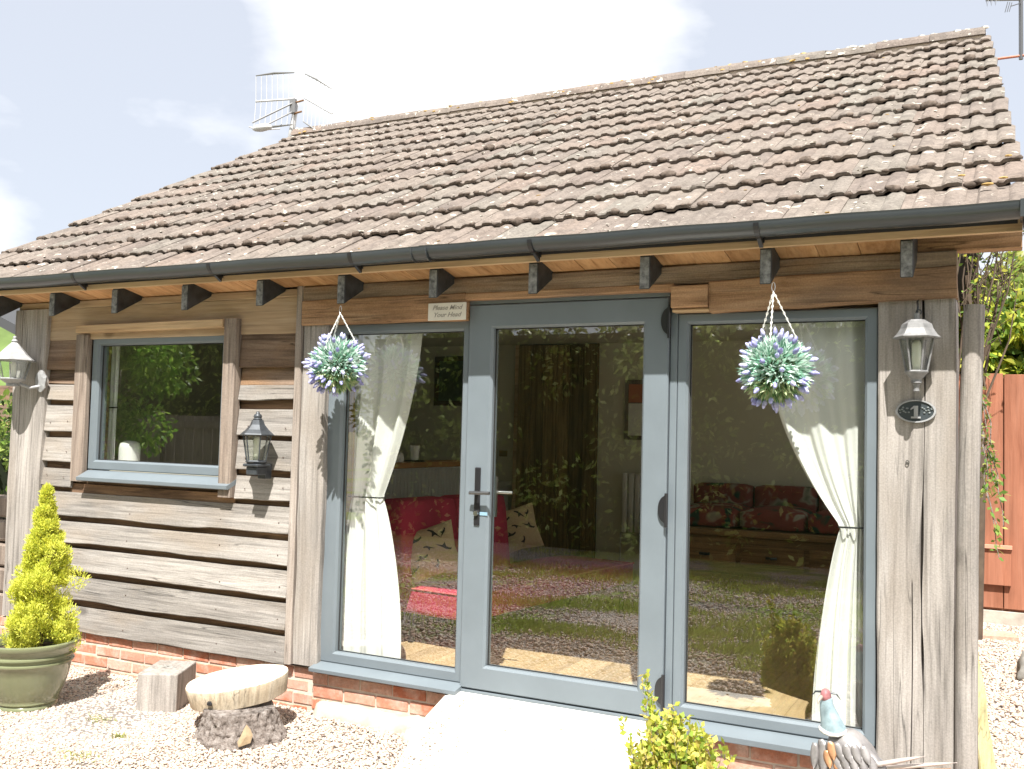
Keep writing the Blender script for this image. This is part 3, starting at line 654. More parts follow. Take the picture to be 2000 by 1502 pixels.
# gutter
def gutter_run(xa, xb, yc, zc, r_, name='gutter'):
    m_ = MB(); n = 14; ring = []
    for k in range(n + 1):
        t = math.pi * (1 + k / n); ring.append((r_ * math.cos(t), r_ * math.sin(t)))
    ring = [(-r_ - .003, .010), (-r_, .004)] + ring + [(r_, .008)]
    inner = [(a * .955, b_ * .955 + .001) for a, b_ in ring][::-1]; poly = [(yc + a, zc + b_) for a, b_ in ring + inner]
    vs = []; N_ = len(poly); seg = 12; fs = []
    for i in range(seg + 1):
        x = xa + (xb - xa) * i / seg; dz = -.0025 * math.sin(i * 1.9)
        vs += [(x, y, z + dz) for y, z in poly]
    for i in range(seg): fs += [(i * N_ + k, i * N_ + (k + 1) % N_, (i + 1) * N_ + (k + 1) % N_, (i + 1) * N_ + k) for k in range(N_)]
    half = len(ring)
    for e_ in (0, seg * N_): fs += [(e_ + k, e_ + k + 1, e_ + N_ - 2 - k, e_ + N_ - 1 - k) for k in range(half - 1)]
    m_.add(vs, [f[::-1] for f in fs]); return m_.build(name, M['gutter'], COT, smooth=True, autos=40)
g1 = gutter_run(-4.62, -.10, -.345, 2.352, .056); g2 = gutter_run(-.10, 2.735, -.345, 2.357, .056)
def clip(x, kind='bracket'):
    m_ = MB(); pts = []
    for k in range(13):
        t = math.pi * (1 + k / 12); pts.append((-.345 + .0605 * math.cos(t), 2.355 + .0605 * math.sin(t)))
    w = .012 if kind == 'bracket' else .05
    out = [(y, z) for y, z in pts]; inn = [(-.345 + (y + .345) * .95, 2.355 + (z - 2.355) * .95) for y, z in pts][::-1]
    m_.prism(out + inn, 0, x - w, x + w)
    if kind == 'bracket': m_.box(x - .014, x + .014, -.2975, -.2845, 2.285, 2.35); m_.prism([(-.345, 2.294), (-.290, 2.262), (-.288, 2.30), (-.31, 2.31)], 0, x - .009, x + .009)
    else:
        for d_ in (-.046, .046):
            pts2 = [(x + d_, -.345 + .0655 * math.cos(math.pi * (1 + k / 12)), 2.355 + .0655 * math.sin(math.pi * (1 + k / 12))) for k in range(13)]; m_.tube(pts2, .004, 6)
    return m_.build('gutter_bracket' if kind == 'bracket' else 'gutter_union', M['black'] if kind == 'bracket' else M['gutter'], g2 if x > -.1 else g1)
for x in (-3.98, -2.76, -1.583, -.551, .549, 1.675): clip(x)
clip(-.103, 'union')
m_ = MB(); m_.tube([(2.775, -.345, 2.335), (2.775, -.345, 2.27), (2.78, -.34, 2.22)], [.042, .04, .036], 14); m_.box(2.725, 2.83, -.408, -.284, 2.30, 2.372); m_.build('gutter_outlet', M['gutter'], g2, smooth=True, autos=40)
m_ = MB(); m_.tube([(2.795, -.30, 2.36), (2.795, -.30, 2.10)], .035, 14); m_.build('downpipe', plain('grey_downpipe', (.35, .36, .36), .4), g2, smooth=True, autos=40)

# ================================================================== WINDOWS AND DOOR
def frame_ring(mb_, ox0, ox1, oz0, oz1, ix0, ix1, iz0, iz1, yf=0.0, yg=.032, yb=.07, lip=.012):
    """mitred frame: outer face, a sloping glazing bead down to the glass"""
    o_ = [(ox0, oz0), (ox1, oz0), (ox1, oz1), (ox0, oz1)]; mid = [(ix0 - lip, iz0 - lip), (ix1 + lip, iz0 - lip), (ix1 + lip, iz1 + lip), (ix0 - lip, iz1 + lip)]
    i_ = [(ix0, iz0), (ix1, iz0), (ix1, iz1), (ix0, iz1)]
    sm = .006; os_ = [(ox0 + sm, oz0 + sm), (ox1 - sm, oz0 + sm), (ox1 - sm, oz1 - sm), (ox0 + sm, oz1 - sm)]
    lay = [(o_, yb), (o_, yf + sm), (os_, yf), (mid, yf), (i_, yf + .014), (i_, yg), (i_, yb)]
    vs = [(x, y, z) for ring, y in lay for x, z in ring]; fs = []
    for j in range(len(lay) - 1):
        for k in range(4): fs.append((j * 4 + k, j * 4 + (k + 1) % 4, (j + 1) * 4 + (k + 1) % 4, (j + 1) * 4 + k))
    j = (len(lay) - 1) * 4
    for k in range(4): fs.append((j + k, j + (k + 1) % 4, (k + 1) % 4, k))
    mb_.add(vs, [f[::-1] for f in fs])
def pane(x0, x1, z0, z1, parent, y=.034, seed=0):
    m_ = MB(); m_.add([(x0, y, z0), (x1, y, z0), (x1, y, z1), (x0, y, z1)], [(0, 1, 2, 3)]); o = m_.build('pane', M['glass'], parent)
    s_ = MB()
    for (a, b_, c, d_) in ((x0, x1, z0, z0 + .005), (x0, x1, z1 - .005, z1), (x0, x0 + .005, z0 + .005, z1 - .005), (x1 - .005, x1, z0 + .005, z1 - .005)): s_.box(a, b_, y - .004, y + .002, c, d_)
    s_.build('seal', M['seal'], parent); return o
def cill(x0, x1, z, yo, parent, t=.022, yback=.03, rise=.03):
    m_ = MB(); poly = [(yo, z - t), (yo - .002, z - .002), (yo + .008, z), (yback, z + rise), (yback, z + rise - t - .01), (yo + .03, z - t + .004), (yo + .012, z - t - .004)]
    m_.prism(poly, 0, x0, x1); return m_.build('cill', M['frame'], parent, bevel=.002)
# small left window
m_ = MB(); frame_ring(m_, -3.0, -1.756, 1.070, 1.986, -2.935, -1.817, 1.135, 1.925, -.012); wA = m_.build('window', M['frame'], COT); pane(-2.935, -1.817, 1.135, 1.925, wA, .026)
cill(-3.00, -1.65, 1.022, -.10, wA, .026, .0, .045)
# left fixed light
m_ = MB(); frame_ring(m_, -.969, -.003, .015, 2.013, -.864, -.049, .079, 1.957, 0); wB = m_.build('window', M['frame'], COT); pane(-.864, -.049, .079, 1.957, wB, .045); 
cill(-.975, .015, -.006, -.088, wB, .024, .02, .024)
# right fixed light
m_ = MB(); frame_ring(m_, 1.197, 2.147, .020, 2.010, 1.252, 2.089, .079, 1.957, 0); wC = m_.build('window', M['frame'], COT); pane(1.252, 2.089, .079, 1.957, wC, .045)
cill(1.16, 2.16, -.010, -.088, wC, .030, .02, .030)
# door leaf, jambs
m_ = MB(); m_.box(.0, 1.158, -.016, .06, 2.098, 2.124); m_.box(1.160, 1.196, .0, .06, -.02, 2.096); m_.box(.001, 1.158, -.024, .06, -.028, -.008)
door_frame = m_.build('door_frame', M['frame'], COT, bevel=.002)
m_ = MB(); frame_ring(m_, .002, 1.156, .0, 2.094, .154, 1.019, .129, 1.963, -.022, .02, .05); door = m_.build('door', M['frame'], COT); pane(.154, 1.019, .129, 1.963, door, .018)
h = MB(); h.box(.068, .104, -.031, -.0222, .882, 1.198); hp = h.build('handle_plate', M['black'], door, bevel=.006)
h = MB(); h.tube([(.088, -.028, 1.060), (.088, -.070, 1.060)], .010, 12); h.tube([(.062, -.072, 1.060), (.10, -.075, 1.061), (.185, -.074, 1.063)], .0095, 12); h.build('handle', M['dark_steel'], door, smooth=True, autos=40)
h = MB(); h.tube([(.086, -.03, .948), (.086, -.044, .948)], .014, 12); h.build('lock', M['steel'], door, smooth=True, autos=40)
h = MB(); h.box(.095, .150, -.0262, -.0225, .938, .956); h.build('lock_tag', plain('blue_grey_tag', (.22, .36, .46), .5), door)
h = MB(); h.box(.164, .176, .026, .04, .93, 1.15); h.tube([(.14, .05, 1.063), (.25, .075, 1.063)], .0095, 10); h.build('handle', M['steel'], door, smooth=True, autos=40)
for zc in (1.972, 1.030, .140):
    h = MB(); n = 14; poly = [(1.157, zc - .075)] + [(1.157 - .038 * math.sin(math.pi * k / n), zc - .066 * math.cos(math.pi * k / n)) for k in range(1, n)] + [(1.157, zc + .075), (1.168, zc + .075), (1.168, zc - .075)]
    h.prism([(p[0], p[1]) for p in poly], 1, -.036, -.0225); h.tube([(1.163, -.040, zc - .088), (1.163, -.040, zc + .080)], .0085, 10)
    h.build('hinge', M['black'], door, smooth=True, autos=30)

# ================================================================== INTERIOR
M['floor'] = wood('oak_laminate', (.50, .34, .17), (.58, .41, .23), (.64, .48, .28), 1, rough=.45, vary=.12, knots=False, grainy=.4)
flo = MB(); flo.prism([(-3.53, .152), (2.26, .152), (1.92, 4.0), (-3.16, 4.0)], 2, -.10, -.012); flo.box(-.97, 2.15, .07, .15, -.09, -.012); fl = flo.build('floor', M['felt'], COT)
for i in range(30):
    x = -3.13 + i * .192
    if x + .19 > 2.15: break
    m_ = MB(); ya = .078 if x > -1.0 and x + .19 < 2.14 else .152; m_.box(x, x + .1905, ya, 2.0 - (i % 3) * .35, -.012, .004); m_.build('floorboard', M['floor'], fl)
    ye = 4.0 if x + .19 < 1.93 else min(4.0, (2.26 - x - .19) / .0885 + .15)
    if ye > 2.01: m_ = MB(); m_.box(x, x + .1905, 2.003 - (i % 3) * .35, ye, -.012, .004); m_.build('floorboard', M['floor'], fl)
iw = MB(); iw.box(-3.14, 1.93, 4.0, 4.08, -.01, 2.3); iw.prism([(-3.53, .152), (2.25, .152), (1.92, 4.0), (-3.14, 4.0)], 2, 2.275, 2.30)
kw = MB(); kw.prism([(-3.535, .155), (-3.50, .155), (-3.12, 4.0), (-3.155, 4.0)], 2, .0, 2.27); kw.build('interior_wall', plain('darkened_kitchen_wall', (.20, .195, .14), .8, var=.05), COT);  # kitchen side wall darkened in colour so the window's reflections stand out
for q in ((.156, SWY0, .0, 2.27), (SWY0, SWY1, .0, SWZ0), (SWY0, SWY1, SWZ1, 2.27), (SWY1, 4.0, .0, 2.27)): sidewall(iw, -.045, .04, *q)
sw = MB()
for q in ((SWY0, SWY1, SWZ0, SWZ0 + .05), (SWY0, SWY1, SWZ1 - .05, SWZ1), (SWY0, SWY0 + .05, SWZ0 + .05, SWZ1 - .05), (SWY1 - .05, SWY1, SWZ0 + .05, SWZ1 - .05), (2.32, 2.37, SWZ0 + .05, SWZ1 - .05)): sidewall(sw, .05, .06, *q)
swo = sw.build('window', M['frame'], COT)  # unseen window, added to brighten the interior
sp_ = MB(); f_ = lambda y: 2.383 - .0861 * y; sp_.add([(f_(SWY0), SWY0, SWZ0 + .04), (f_(SWY1), SWY1, SWZ0 + .04), (f_(SWY1), SWY1, SWZ1 - .04), (f_(SWY0), SWY0, SWZ1 - .04)], [(0, 1, 2, 3)]); sp_.build('pane', M['glass'], swo)
iw.box(-1.52, -1.10, .155, .20, -.01, 2.27); iw.box(-3.49, -3.06, .152, .158, .0, 2.27)
iw.box(-3.49, -1.52, .152, .158, .0, 1.06)
iw.build('interior_wall', M['wall_in'], COT)
m_ = MB(); m_.box(-1.03, -.895, .165, .30, .004, 2.26); m_.build('inner_post', wood('golden_inner_post', (.35, .2, .07), (.5, .31, .12), (.6, .4, .18), 2, vary=.1), COT)
# plank door in the back wall
M['plank_door'] = wood('dark_plank_door', (.14, .085, .025), (.26, .165, .055), (.36, .24, .09), 2, vary=.35)
pd = MB(); pd.box(-1.68, -.83, 3.955, 3.985, .0, 2.27); pdo = pd.build('plank_door', M['plank_door'], COT)
for i in range(6):
    m_ = MB(); m_.box(-1.665 + i * .14, -1.665 + i * .14 + .135, 3.93, 3.953, .01, 2.26); m_.build('plank', M['plank_door'], pdo)
m_ = MB(); m_.box(-1.71, -1.67, 3.94, 3.985, 0, 2.27); m_.build('door_jamb', M['fascia'], pdo)
# low partition with a timber worktop beside the settee
m_ = MB(); m_.box(-1.50, -1.43, .95, 2.75, .0, 1.105); par = m_.build('partition', M['white_paint'], COT)
M['bead'] = plain('grey_white_beadboard', (.50, .49, .44), .7, var=.06)
for i in range(36):
    m_ = MB(); y = .955 + i * .0498; m_.prism([(y, -1.429), (y + .006, -1.418), (y + .042, -1.418), (y + .048, -1.429)], 2, .01, 1.095); 
    for q in range(len(m_.v)): m_.v[q] = (m_.v[q][1], m_.v[q][0], m_.v[q][2])
    m_.build('panel', M['bead'], par)
m_ = MB(); m_.box(-1.62, -1.385, .93, 2.77, 1.106, 1.150); m_.build('worktop', wood('honey_worktop', (.42, .18, .06), (.55, .26, .09), (.62, .33, .13), 1, rough=.35, knots=False, grainy=.4), par, bevel=.005)

def tagb(mb_, name, mat, label, cat, group=None, **k): return tag(mb_.build(name, mat, **k), label, cat, group)
M['china'] = plain('white_china', (.78, .77, .73), .25)
m_ = MB(); m_.lathe([(.028, 0), (.033, .01), (.036, .05), (.042, .11), (.040, .113), (.030, .02)], (-1.49, 1.80, 1.162), 18); tagb(m_, 'mug', M['china'], 'tall white cup standing on a dark tray on the timber worktop', 'cup', smooth=True, autos=40)
m_ = MB(); m_.lathe([(.0, .0), (.075, .0), (.085, .010), (.075, .005), (.0, .004)], (-1.49, 1.80, 1.1505), 20); tagb(m_, 'tray', M['black'], 'small dark round tray under the tall white cup', 'tray', smooth=True)
for i in range(4):
    m_ = MB(); m_.lathe([(.030, .0), (.034, .03), (.026, .062), (.010, .072), (.0, .073)], (-1.48, 1.35 + i * .075, 1.151), 14)
    o = tagb(m_, 'cup', M['china'], ['upturned white cup on the worktop, nearest to the curtain', 'upturned white cup on the worktop, second from the curtain', 'upturned white cup on the worktop, third from the curtain', 'upturned white cup on the worktop, nearest to the dark tray'][i], 'cup', 'upturned cups on the worktop', smooth=True, autos=60)

# settee: long axis runs back into the room, its back along the partition
M['settee'] = plain('crimson_fabric', (.44, .040, .085), .85, var=.18, vscale=6, bmp=.25, bscale=120, spec=.2)
ST = tag(empty('settee', (-.75, 2.2, .004)), 'long crimson fabric settee inside, behind the left glass pane', 'sofa')
ang = R(-7); ca, sa = math.cos(ang), math.sin(ang)
def srot(m_, px=-.90, py=.69):
    m_.v = [(px + (x * ca - y * sa), py + (x * sa + y * ca), z) for x, y, z in m_.v]; return m_
def cushion_block(x0, x1, y0, y1, z0, z1, puff=.02, nx=8, ny=10, nz_=4, rnd=.05):
    """soft upholstered block made of a rounded grid"""
    bm_ = bmesh.new(); bmesh.ops.create_cube(bm_, size=1.0); bmesh.ops.subdivide_edges(bm_, edges=bm_.edges[:], cuts=6, use_grid_fill=True)
    m2 = MB(); sx, sy, sz = x1 - x0, y1 - y0, z1 - z0
    vs = []
    for v in bm_.verts:
        p = v.co * 2
        q = [p.x, p.y, p.z]; rr = rnd
        hx, hy, hz = sx / 2, sy / 2, sz / 2; X, Y, Z = q[0] * hx, q[1] * hy, q[2] * hz
        cx, cy, cz = max(-hx + rr, min(hx - rr, X)), max(-hy + rr, min(hy - rr, Y)), max(-hz + min(rr, hz), min(hz - min(rr, hz), Z))
        d = Vector((X - cx, Y - cy, Z - cz))
        if d.length > 1e-6: d = d.normalized() * min(rr, d.length)
        X, Y, Z = cx + d.x, cy + d.y, cz + d.z
        Z += puff * (1 - q[0] ** 2) * (1 - q[1] ** 2) * (1 if q[2] > 0 else 0)
        vs.append(((x0 + x1) / 2 + X, (y0 + y1) / 2 + Y, (z0 + z1) / 2 + Z))
    fs = [[v.index for v in f.verts] for f in bm_.faces]; bm_.free(); m2.add(vs, fs); return m2
srot(cushion_block(-.10, .60, 0, 2.25, .205, .385, .012, rnd=.03)).build('seat', M['settee'], ST, smooth=True)
for i in range(2):
    b_ = cushion_block(-.13, .10, .01 + i * .62, .625 + i * .62, .22, .93, 0, rnd=.045); b_.v = [(x - .13 * (z - .3), y, z) for x, y, z in b_.v]; srot(b_).build('backrest', M['settee'], ST, smooth=True)
b_ = MB(); b_.tube([(-.09, -.002, .372), (.59, -.002, .372), (.602, .02, .372), (.602, 2.23, .372)], .007, 6); srot(b_).build('piping', plain('pink_piping', (.55, .10, .12), .8), ST)
for (x, y) in ((.06, .10), (.54, .10), (.06, 2.15), (.54, 2.15)):
    b_ = MB(); b_.tube([(x, y, .005), (x, y, .22)], .02, 8); srot(b_).build('leg', M['black'], ST)
# scatter cushions with birds printed on linen
def linenmat():
    m, nt, b, o = newmat('printed_linen'); v = coords(nt, (1, 1, 1), False); b.inputs['Roughness'].default_value = .95
    n = noise_n(nt, v, 90, 3, .6); r = ramp(nt, [(.3, (.52, .39, .22)), (.7, (.60, .47, .29))]); nt.links.new(n.outputs[0], r.inputs[0])
    nt.links.new(r.outputs[0], b.inputs['Base Color']); return m
M['linen'] = linenmat(); M['print'] = plain('black_print', (.03, .028, .025), .95)
def pillow(cx, cy, cz, size, face, roll, label, seed):
    """face: unit normal of the front, roll: turn about it"""
    n = Vector(face).normalized(); u = Vector((0, 0, 1)).cross(n).normalized(); w = n.cross(u)
    u, w = (u * math.cos(roll) + w * math.sin(roll)), (w * math.cos(roll) - u * math.sin(roll)); c = Vector((cx, cy, cz))
    def P(a, b_, side, ex=0):
        s_ = (1 - abs(a) ** 2.6) * (1 - abs(b_) ** 2.6); pinch = 1 - .10 * (1 - abs(a * b_)) * max(abs(a), abs(b_)) ** 4
        th = .065 * max(0, s_) ** .55
        th += .004 * nz(a * 3 + seed, b_ * 3) * s_
        return c + u * (a * size / 2 * pinch) + w * (b_ * size / 2 * pinch) + n * (side * th + ex)
    m_ = MB(); N_ = 15; vs = []; fs = []
    for side in (1, -1):
        base = len(vs)
        for j in range(N_):
            for i in range(N_): vs.append(P(-1 + 2 * i / (N_ - 1), -1 + 2 * j / (N_ - 1), side))
        for j in range(N_ - 1):
            for i in range(N_ - 1):
                f = (base + j * N_ + i, base + j * N_ + i + 1, base + (j + 1) * N_ + i + 1, base + (j + 1) * N_ + i); fs.append(f if side > 0 else f[::-1])
    m_.add(vs, fs); root = tag(m_.build('scatter_cushion', M['linen'], smooth=True), label, 'cushion', 'linen cushions on the settee')
    # little flying and standing birds, flat print
    pr = MB(); rp_ = random.Random(seed)
    for (a, b_, k, ro) in ((-.45, .45, 1, .3), (.25, .62, 1, 2.3), (.55, -.05, 1, -.5), (-.35, -.25, .9, .2), (.15, -.62, .8, 1.3), (-.05, .1, .7, 2.8), (.62, .55, .7, 1.0), (-.7, -.6, .7, .5)):
        shape = [(-.27, .01), (-.08, .03), (-.05, .13), (.02, .035), (.13, .02), (.18, .05), (.165, -.01), (.05, -.04), (-.07, -.02)]
        cc, ss = math.cos(ro), math.sin(ro); k *= 1.45; pts = [P(max(-.97, min(.97, a + k * (x * cc - y * ss))), max(-.97, min(.97, b_ + k * (x * ss + y * cc))), 1, .0025) for x, y in shape]
        ctr = P(a, b_, 1, .0028); pr.add([ctr] + pts, [(0, i + 1, (i + 1) % len(pts) + 1) for i in range(len(pts))])
    pr.build('bird_print', M['print'], root)
    return root
pillow(-.742, .865, .592, .36, (.40, -.85, .34), R(17), 'linen bird print cushion on the near end of the settee, in the left pane', 1)
pillow(-.78, 2.20, .640, .355, (.52, -.80, .28), R(15), 'linen bird print cushion at the far end of the settee, seen through the door glass', 2)

# radiator, light switch, picture, daybed, mirror on the back walls
rd = tag(empty('radiator', (-.35, 3.95, .45)), 'white column radiator on the back wall, seen through the door glass', 'radiator')
for i in range(7):
    m_ = MB(); m_.box(-.545 + i * .062, -.495 + i * .062, 3.90, 3.96, .50, 1.05); m_.build('radiator_column', M['white_paint'], rd, bevel=.012)
m_ = MB(); m_.tube([(-.56, 3.93, .49), (-.10, 3.93, .49)], .012, 8); m_.tube([(-.56, 3.93, .49), (-.56, 3.93, .02)], .008, 8); m_.build('pipe', M['steel'], rd)
m_ = MB(); m_.box(-.56, -.05, 3.972, 3.995, 1.36, 1.92); mr_ = tagb(m_, 'picture', M['jamb'], 'framed picture with a terracotta mount above the radiator', 'picture')
m_ = MB(); m_.box(-.52, -.09, 3.966, 3.971, 1.40, 1.70); m_.build('print', M['white_paint'], mr_); m_ = MB(); m_.box(-.52, -.09, 3.966, 3.971, 1.71, 1.88); m_.build('print', plain('terracotta_print', (.5, .16, .08), .7), mr_)
m_ = MB(); m_.box(-1.89, -1.80, 3.99, 3.998, 1.16, 1.22); tagb(m_, 'light_switch', plain('brass_switch', (.3, .19, .06), .35, .6), 'small brass light switch on the cream wall by the plank door', 'switch', bevel=.002)
m_ = MB(); m_.box(-2.66, -2.10, 3.97, 3.995, 1.66, 2.17); pc = tagb(m_, 'picture', wood('dark_picture_frame', (.06, .03, .015), (.12, .06, .03), (.2, .1, .05), 0), 'dark framed picture on the far kitchen wall behind the left pane', 'picture')
m_ = MB(); m_.box(-2.60, -2.20, 3.963, 3.969, 1.71, 2.12); m_.build('print', plain('dark_green_picture', (.05, .07, .035), .4, var=.8, vscale=6), pc)
db = tag(empty('daybed', (1.0, 3.4, .0)), 'timber daybed with drawers and red floral seat cushions along the back wall', 'bed')
dw = wood('daybed_pine', (.22, .12, .05), (.34, .20, .09), (.42, .27, .13), 0, vary=.1)
m_ = MB(); m_.box(.15, 1.80, 3.22, 3.95, .05, .60); m_.build('base', dw, db, bevel=.006)
m_ = MB(); m_.box(.13, 1.82, 3.19, 3.95, .603, .655); m_.build('rail', dw, db, bevel=.006)
for i in range(3):
    m_ = MB(); m_.box(.20 + i * .54, .70 + i * .54, 3.198, 3.217, .36, .54); d_ = m_.build('drawer', dw, db, bevel=.004); m_ = MB(); m_.tube([(.41 + i * .54, 3.19, .45), (.45 + i * .54, 3.17, .45), (.49 + i * .54, 3.19, .45)], .012, 8); m_.build('drawer_handle', M['black'], d_)
def floralmat():
    m, nt, b, o = newmat('red_floral_fabric'); v = coords(nt, (1, 1, 1)); n = noise_n(nt, v, 5, 2, .5, .6); r = ramp(nt, [(.36, (.02, .06, .04)), (.42, (.22, .045, .035)), (.55, (.24, .06, .05)), (.62, (.34, .31, .24)), (.7, (.18, .18, .12))]); nt.links.new(n.outputs[0], r.inputs[0]); nt.links.new(r.outputs[0], b.inputs['Base Color']); b.inputs['Roughness'].default_value = .95; return m
M['floral'] = floralmat()
for i in range(3): cushion_block(.16 + i * .54, .69 + i * .54, 3.25, 3.95, .656, .82, .02, rnd=.05).build('seat_cushion', M['floral'], db, smooth=True)
for i in range(3): cushion_block(.16 + i * .54, .69 + i * .54, 3.78, 3.95, .78, 1.0, .0, rnd=.05).build('back_cushion', M['floral'], db, smooth=True)

# kitchen side behind the small window
m_ = MB(); m_.box(-3.08, -1.74, 3.40, 3.92, .006, .88); m_.box(-3.10, -1.72, 3.38, 3.93, .882, .92); kc = tagb(m_, 'kitchen_unit', plain('sage_unit', (.42, .40, .33), .5), 'pale kitchen unit along the far wall behind the small window', 'cupboard')
m_ = MB(); m_.box(-3.06, -1.66, .165, .42, 1.04, 1.075); ks = tagb(m_, 'window_shelf', M['white_paint'], 'white shelf inside the small window', 'shelf')
m_ = MB(); m_.lathe([(.070, 0), (.074, .02), (.074, .14), (.066, .175), (.04, .19), (0, .193)], (-2.945, .30, 1.076), 24); tagb(m_, 'canister', M['china'], 'plain white canister standing inside the small left window', 'canister', smooth=True, autos=50)
# cream blind strip at the side of the small window
def curtain(name, top, tie, bot, zt, ztie, zb, y, folds, label, group, seed, amp=.022, sw=None):
    """x-range of the cloth at top, tie and bottom -> swagged sheet with folds that get tighter at the tie"""
    nu, nv = 90, 70; vs = []; fs = []
    for j in range(nv + 1):
        t = j / nv; z = zt + (zb - zt) * t
        if z > ztie:
            q = (zt - z) / (zt - ztie)
            eL = q ** (1.0 if sw != 'right' else 2.3); eR = q ** (1.7 if sw == 'left' else 1.0)
            a = top[0] + (tie[0] - top[0]) * eL; b_ = top[1] + (tie[1] - top[1]) * eR
        else:
            q = (ztie - z) / (ztie - zb); e = math.sin(q * math.pi / 2) ** .8
            a = tie[0] + (bot[0] - tie[0]) * e; b_ = tie[1] + (bot[1] - tie[1]) * e
        tight = 1 - .35 * math.exp(-((z - ztie) / .12) ** 2)
        for i in range(nu + 1):
            s_ = i / nu; fo = math.sin(s_ * folds * 2 * math.pi + seed + .8 * nz(z * .8, seed) + 1.6 * nz(s_ * 3, z * .5 + seed)) * amp * (.5 + .5 * tight) * (.75 + .6 * nz(s_ * 4, z * 1.2, seed)) + .0035 * math.sin(s_ * folds * 17 + z * 1.5 + 2 * nz(z, seed))
            sag = 0
            vs.append((a + (b_ - a) * s_ + .3 * fo, y + fo + .5 * amp * math.sin(s_ * folds * 5.1 + z * 2) * .4, z + (.008 * math.sin(s_ * folds * 6) if j == nv else 0)))
    for j in range(nv):
        for i in range(nu): fs.append((j * (nu + 1) + i, (j + 1) * (nu + 1) + i, (j + 1) * (nu + 1) + i + 1, j * (nu + 1) + i + 1))
    m_ = MB(); m_.add(vs, fs); o = tag(m_.build(name, M['curtain'], smooth=True), label, 'curtain', group)
    md = o.modifiers.new('thickness', 'SOLIDIFY'); md.thickness = .003
    k = MB(); k.tube([(tie[0] - .012, y, ztie), (tie[0] - .005, y - amp * 1.35, ztie), (tie[1] + .005, y - amp * 1.35, ztie + .002), (tie[1] + .012, y, ztie + .002), (tie[1], y + amp * 1.3, ztie), (tie[0], y + amp * 1.3, ztie), (tie[0] - .012, y, ztie)], .005, 6); k.build('tieback', M['black'], o)
    return o
curtain('curtain', (-.90, -.405), (-.872, -.652), (-.985, -.500), 2.04, .985, .030, .135, 3, 'cream curtain tied back at the left side of the left pane', 'tied cream curtains', 1.0, sw='left')
curtain('curtain', (1.60, 2.075), (1.972, 2.075), (1.850, 2.075), 2.04, .985, .030, .135, 2.6, 'cream curtain tied back at the right side of the right pane', 'tied cream curtains', 4.0, sw='right')
curtain('window_curtain', (-3.05, -2.985), (-3.05, -2.985), (-3.06, -2.990), 1.98, 1.5, 1.08, .20, 2, 'narrow cream curtain at the left side of the small window', None, 2.0, amp=.01)

# ================================================================== THINGS ON THE FACADE
def lantern(name, loc, s, cols, label, roof_prof, body, rot, back=True, finial='ball', hang=False):
    """loc: centre of the lantern body at rim height; body: (top radius, bottom radius, height)"""
    m_met = cols; c = Vector(loc); root = tag(empty(name, (c.x, 0.0, c.z)), label, 'wall lantern', 'wall lanterns on the front')
    n = 6; rt, rb, hh = body
    m_ = MB(); m_.lathe(roof_prof, c, n, rot=rot); m_.lathe([(roof_prof[0][0], -.006), (roof_prof[0][0] + .004, 0.0)], c, n, rot=rot); cap = m_.build('roof', m_met, root)
    m_ = MB(); top = roof_prof[-1][1]
    if finial == 'ball': m_.lathe([(.014, top - .004), (.022, top + .004), (.016, top + .014), (.010, top + .02), (.014, top + .028), (.010, top + .038), (.0, top + .042)], c, 12)
    else:
        m_.tube([c + Vector((0, 0, top - .004)), c + Vector((0, 0, top + .03))], .012, 8)
    m_.build('finial', m_met, root, smooth=True, autos=50)
    g_ = MB(); ps = lambda r, z: [c + Vector((r * math.cos(2 * math.pi * k / n + rot), r * math.sin(2 * math.pi * k / n + rot), z)) for k in range(n)]
    A, B = ps(rt - .004, -.004), ps(rb - .003, -hh)
    for k in range(n):
        q = MB(); q.add([A[k], A[(k + 1) % n], B[(k + 1) % n], B[k]], [(0, 3, 2, 1)]); q.build('pane', M['lamp_glass'], root)
    f_ = MB(); A, B = ps(rt, -.002), ps(rb, -hh)
    for k in range(n): f_.tube([A[k], B[k]], .0042, 6)
    f_.tube(A + [A[0]], .004, 6); f_.tube(B + [B[0]], .0055, 6); f_.build('cage', m_met, root)
    b_ = MB(); b_.lathe([(.012, -hh - .055), (rb * .55, -hh - .05), (rb * .5, -hh - .035), (rb * .95, -hh - .012), (rb + .006, -hh - .004), (rb + .006, -hh)], c, 16)
    if back:
        b_.lathe([(.0, -hh - .095), (.014, -hh - .085), (.010, -hh - .070), (.016, -hh - .055), (.010, -hh - .05)], c, 12)
    b_.build('base_cup', m_met, root, smooth=True, autos=45)
    k = MB(); k.lathe([(.016, -hh), (.020, -.09), (.019, -.03), (.012, -.012)], c, 14); k.build('bulb', plain('bulb_white', (.8, .77, .66), .35), root, smooth=True)
    return root
M['lant_grey'] = plain('chalky_grey_metal', (.20, .20, .20), .6, .2, var=.25, vscale=30, bmp=.3)
M['lant_dark'] = plain('dark_painted_metal', (.055, .062, .070), .42, .3, var=.3, vscale=25)
M['lant_pale'] = plain('pale_galvanised_metal', (.32, .325, .33), .6, .2, var=.2, vscale=25, bmp=.3)
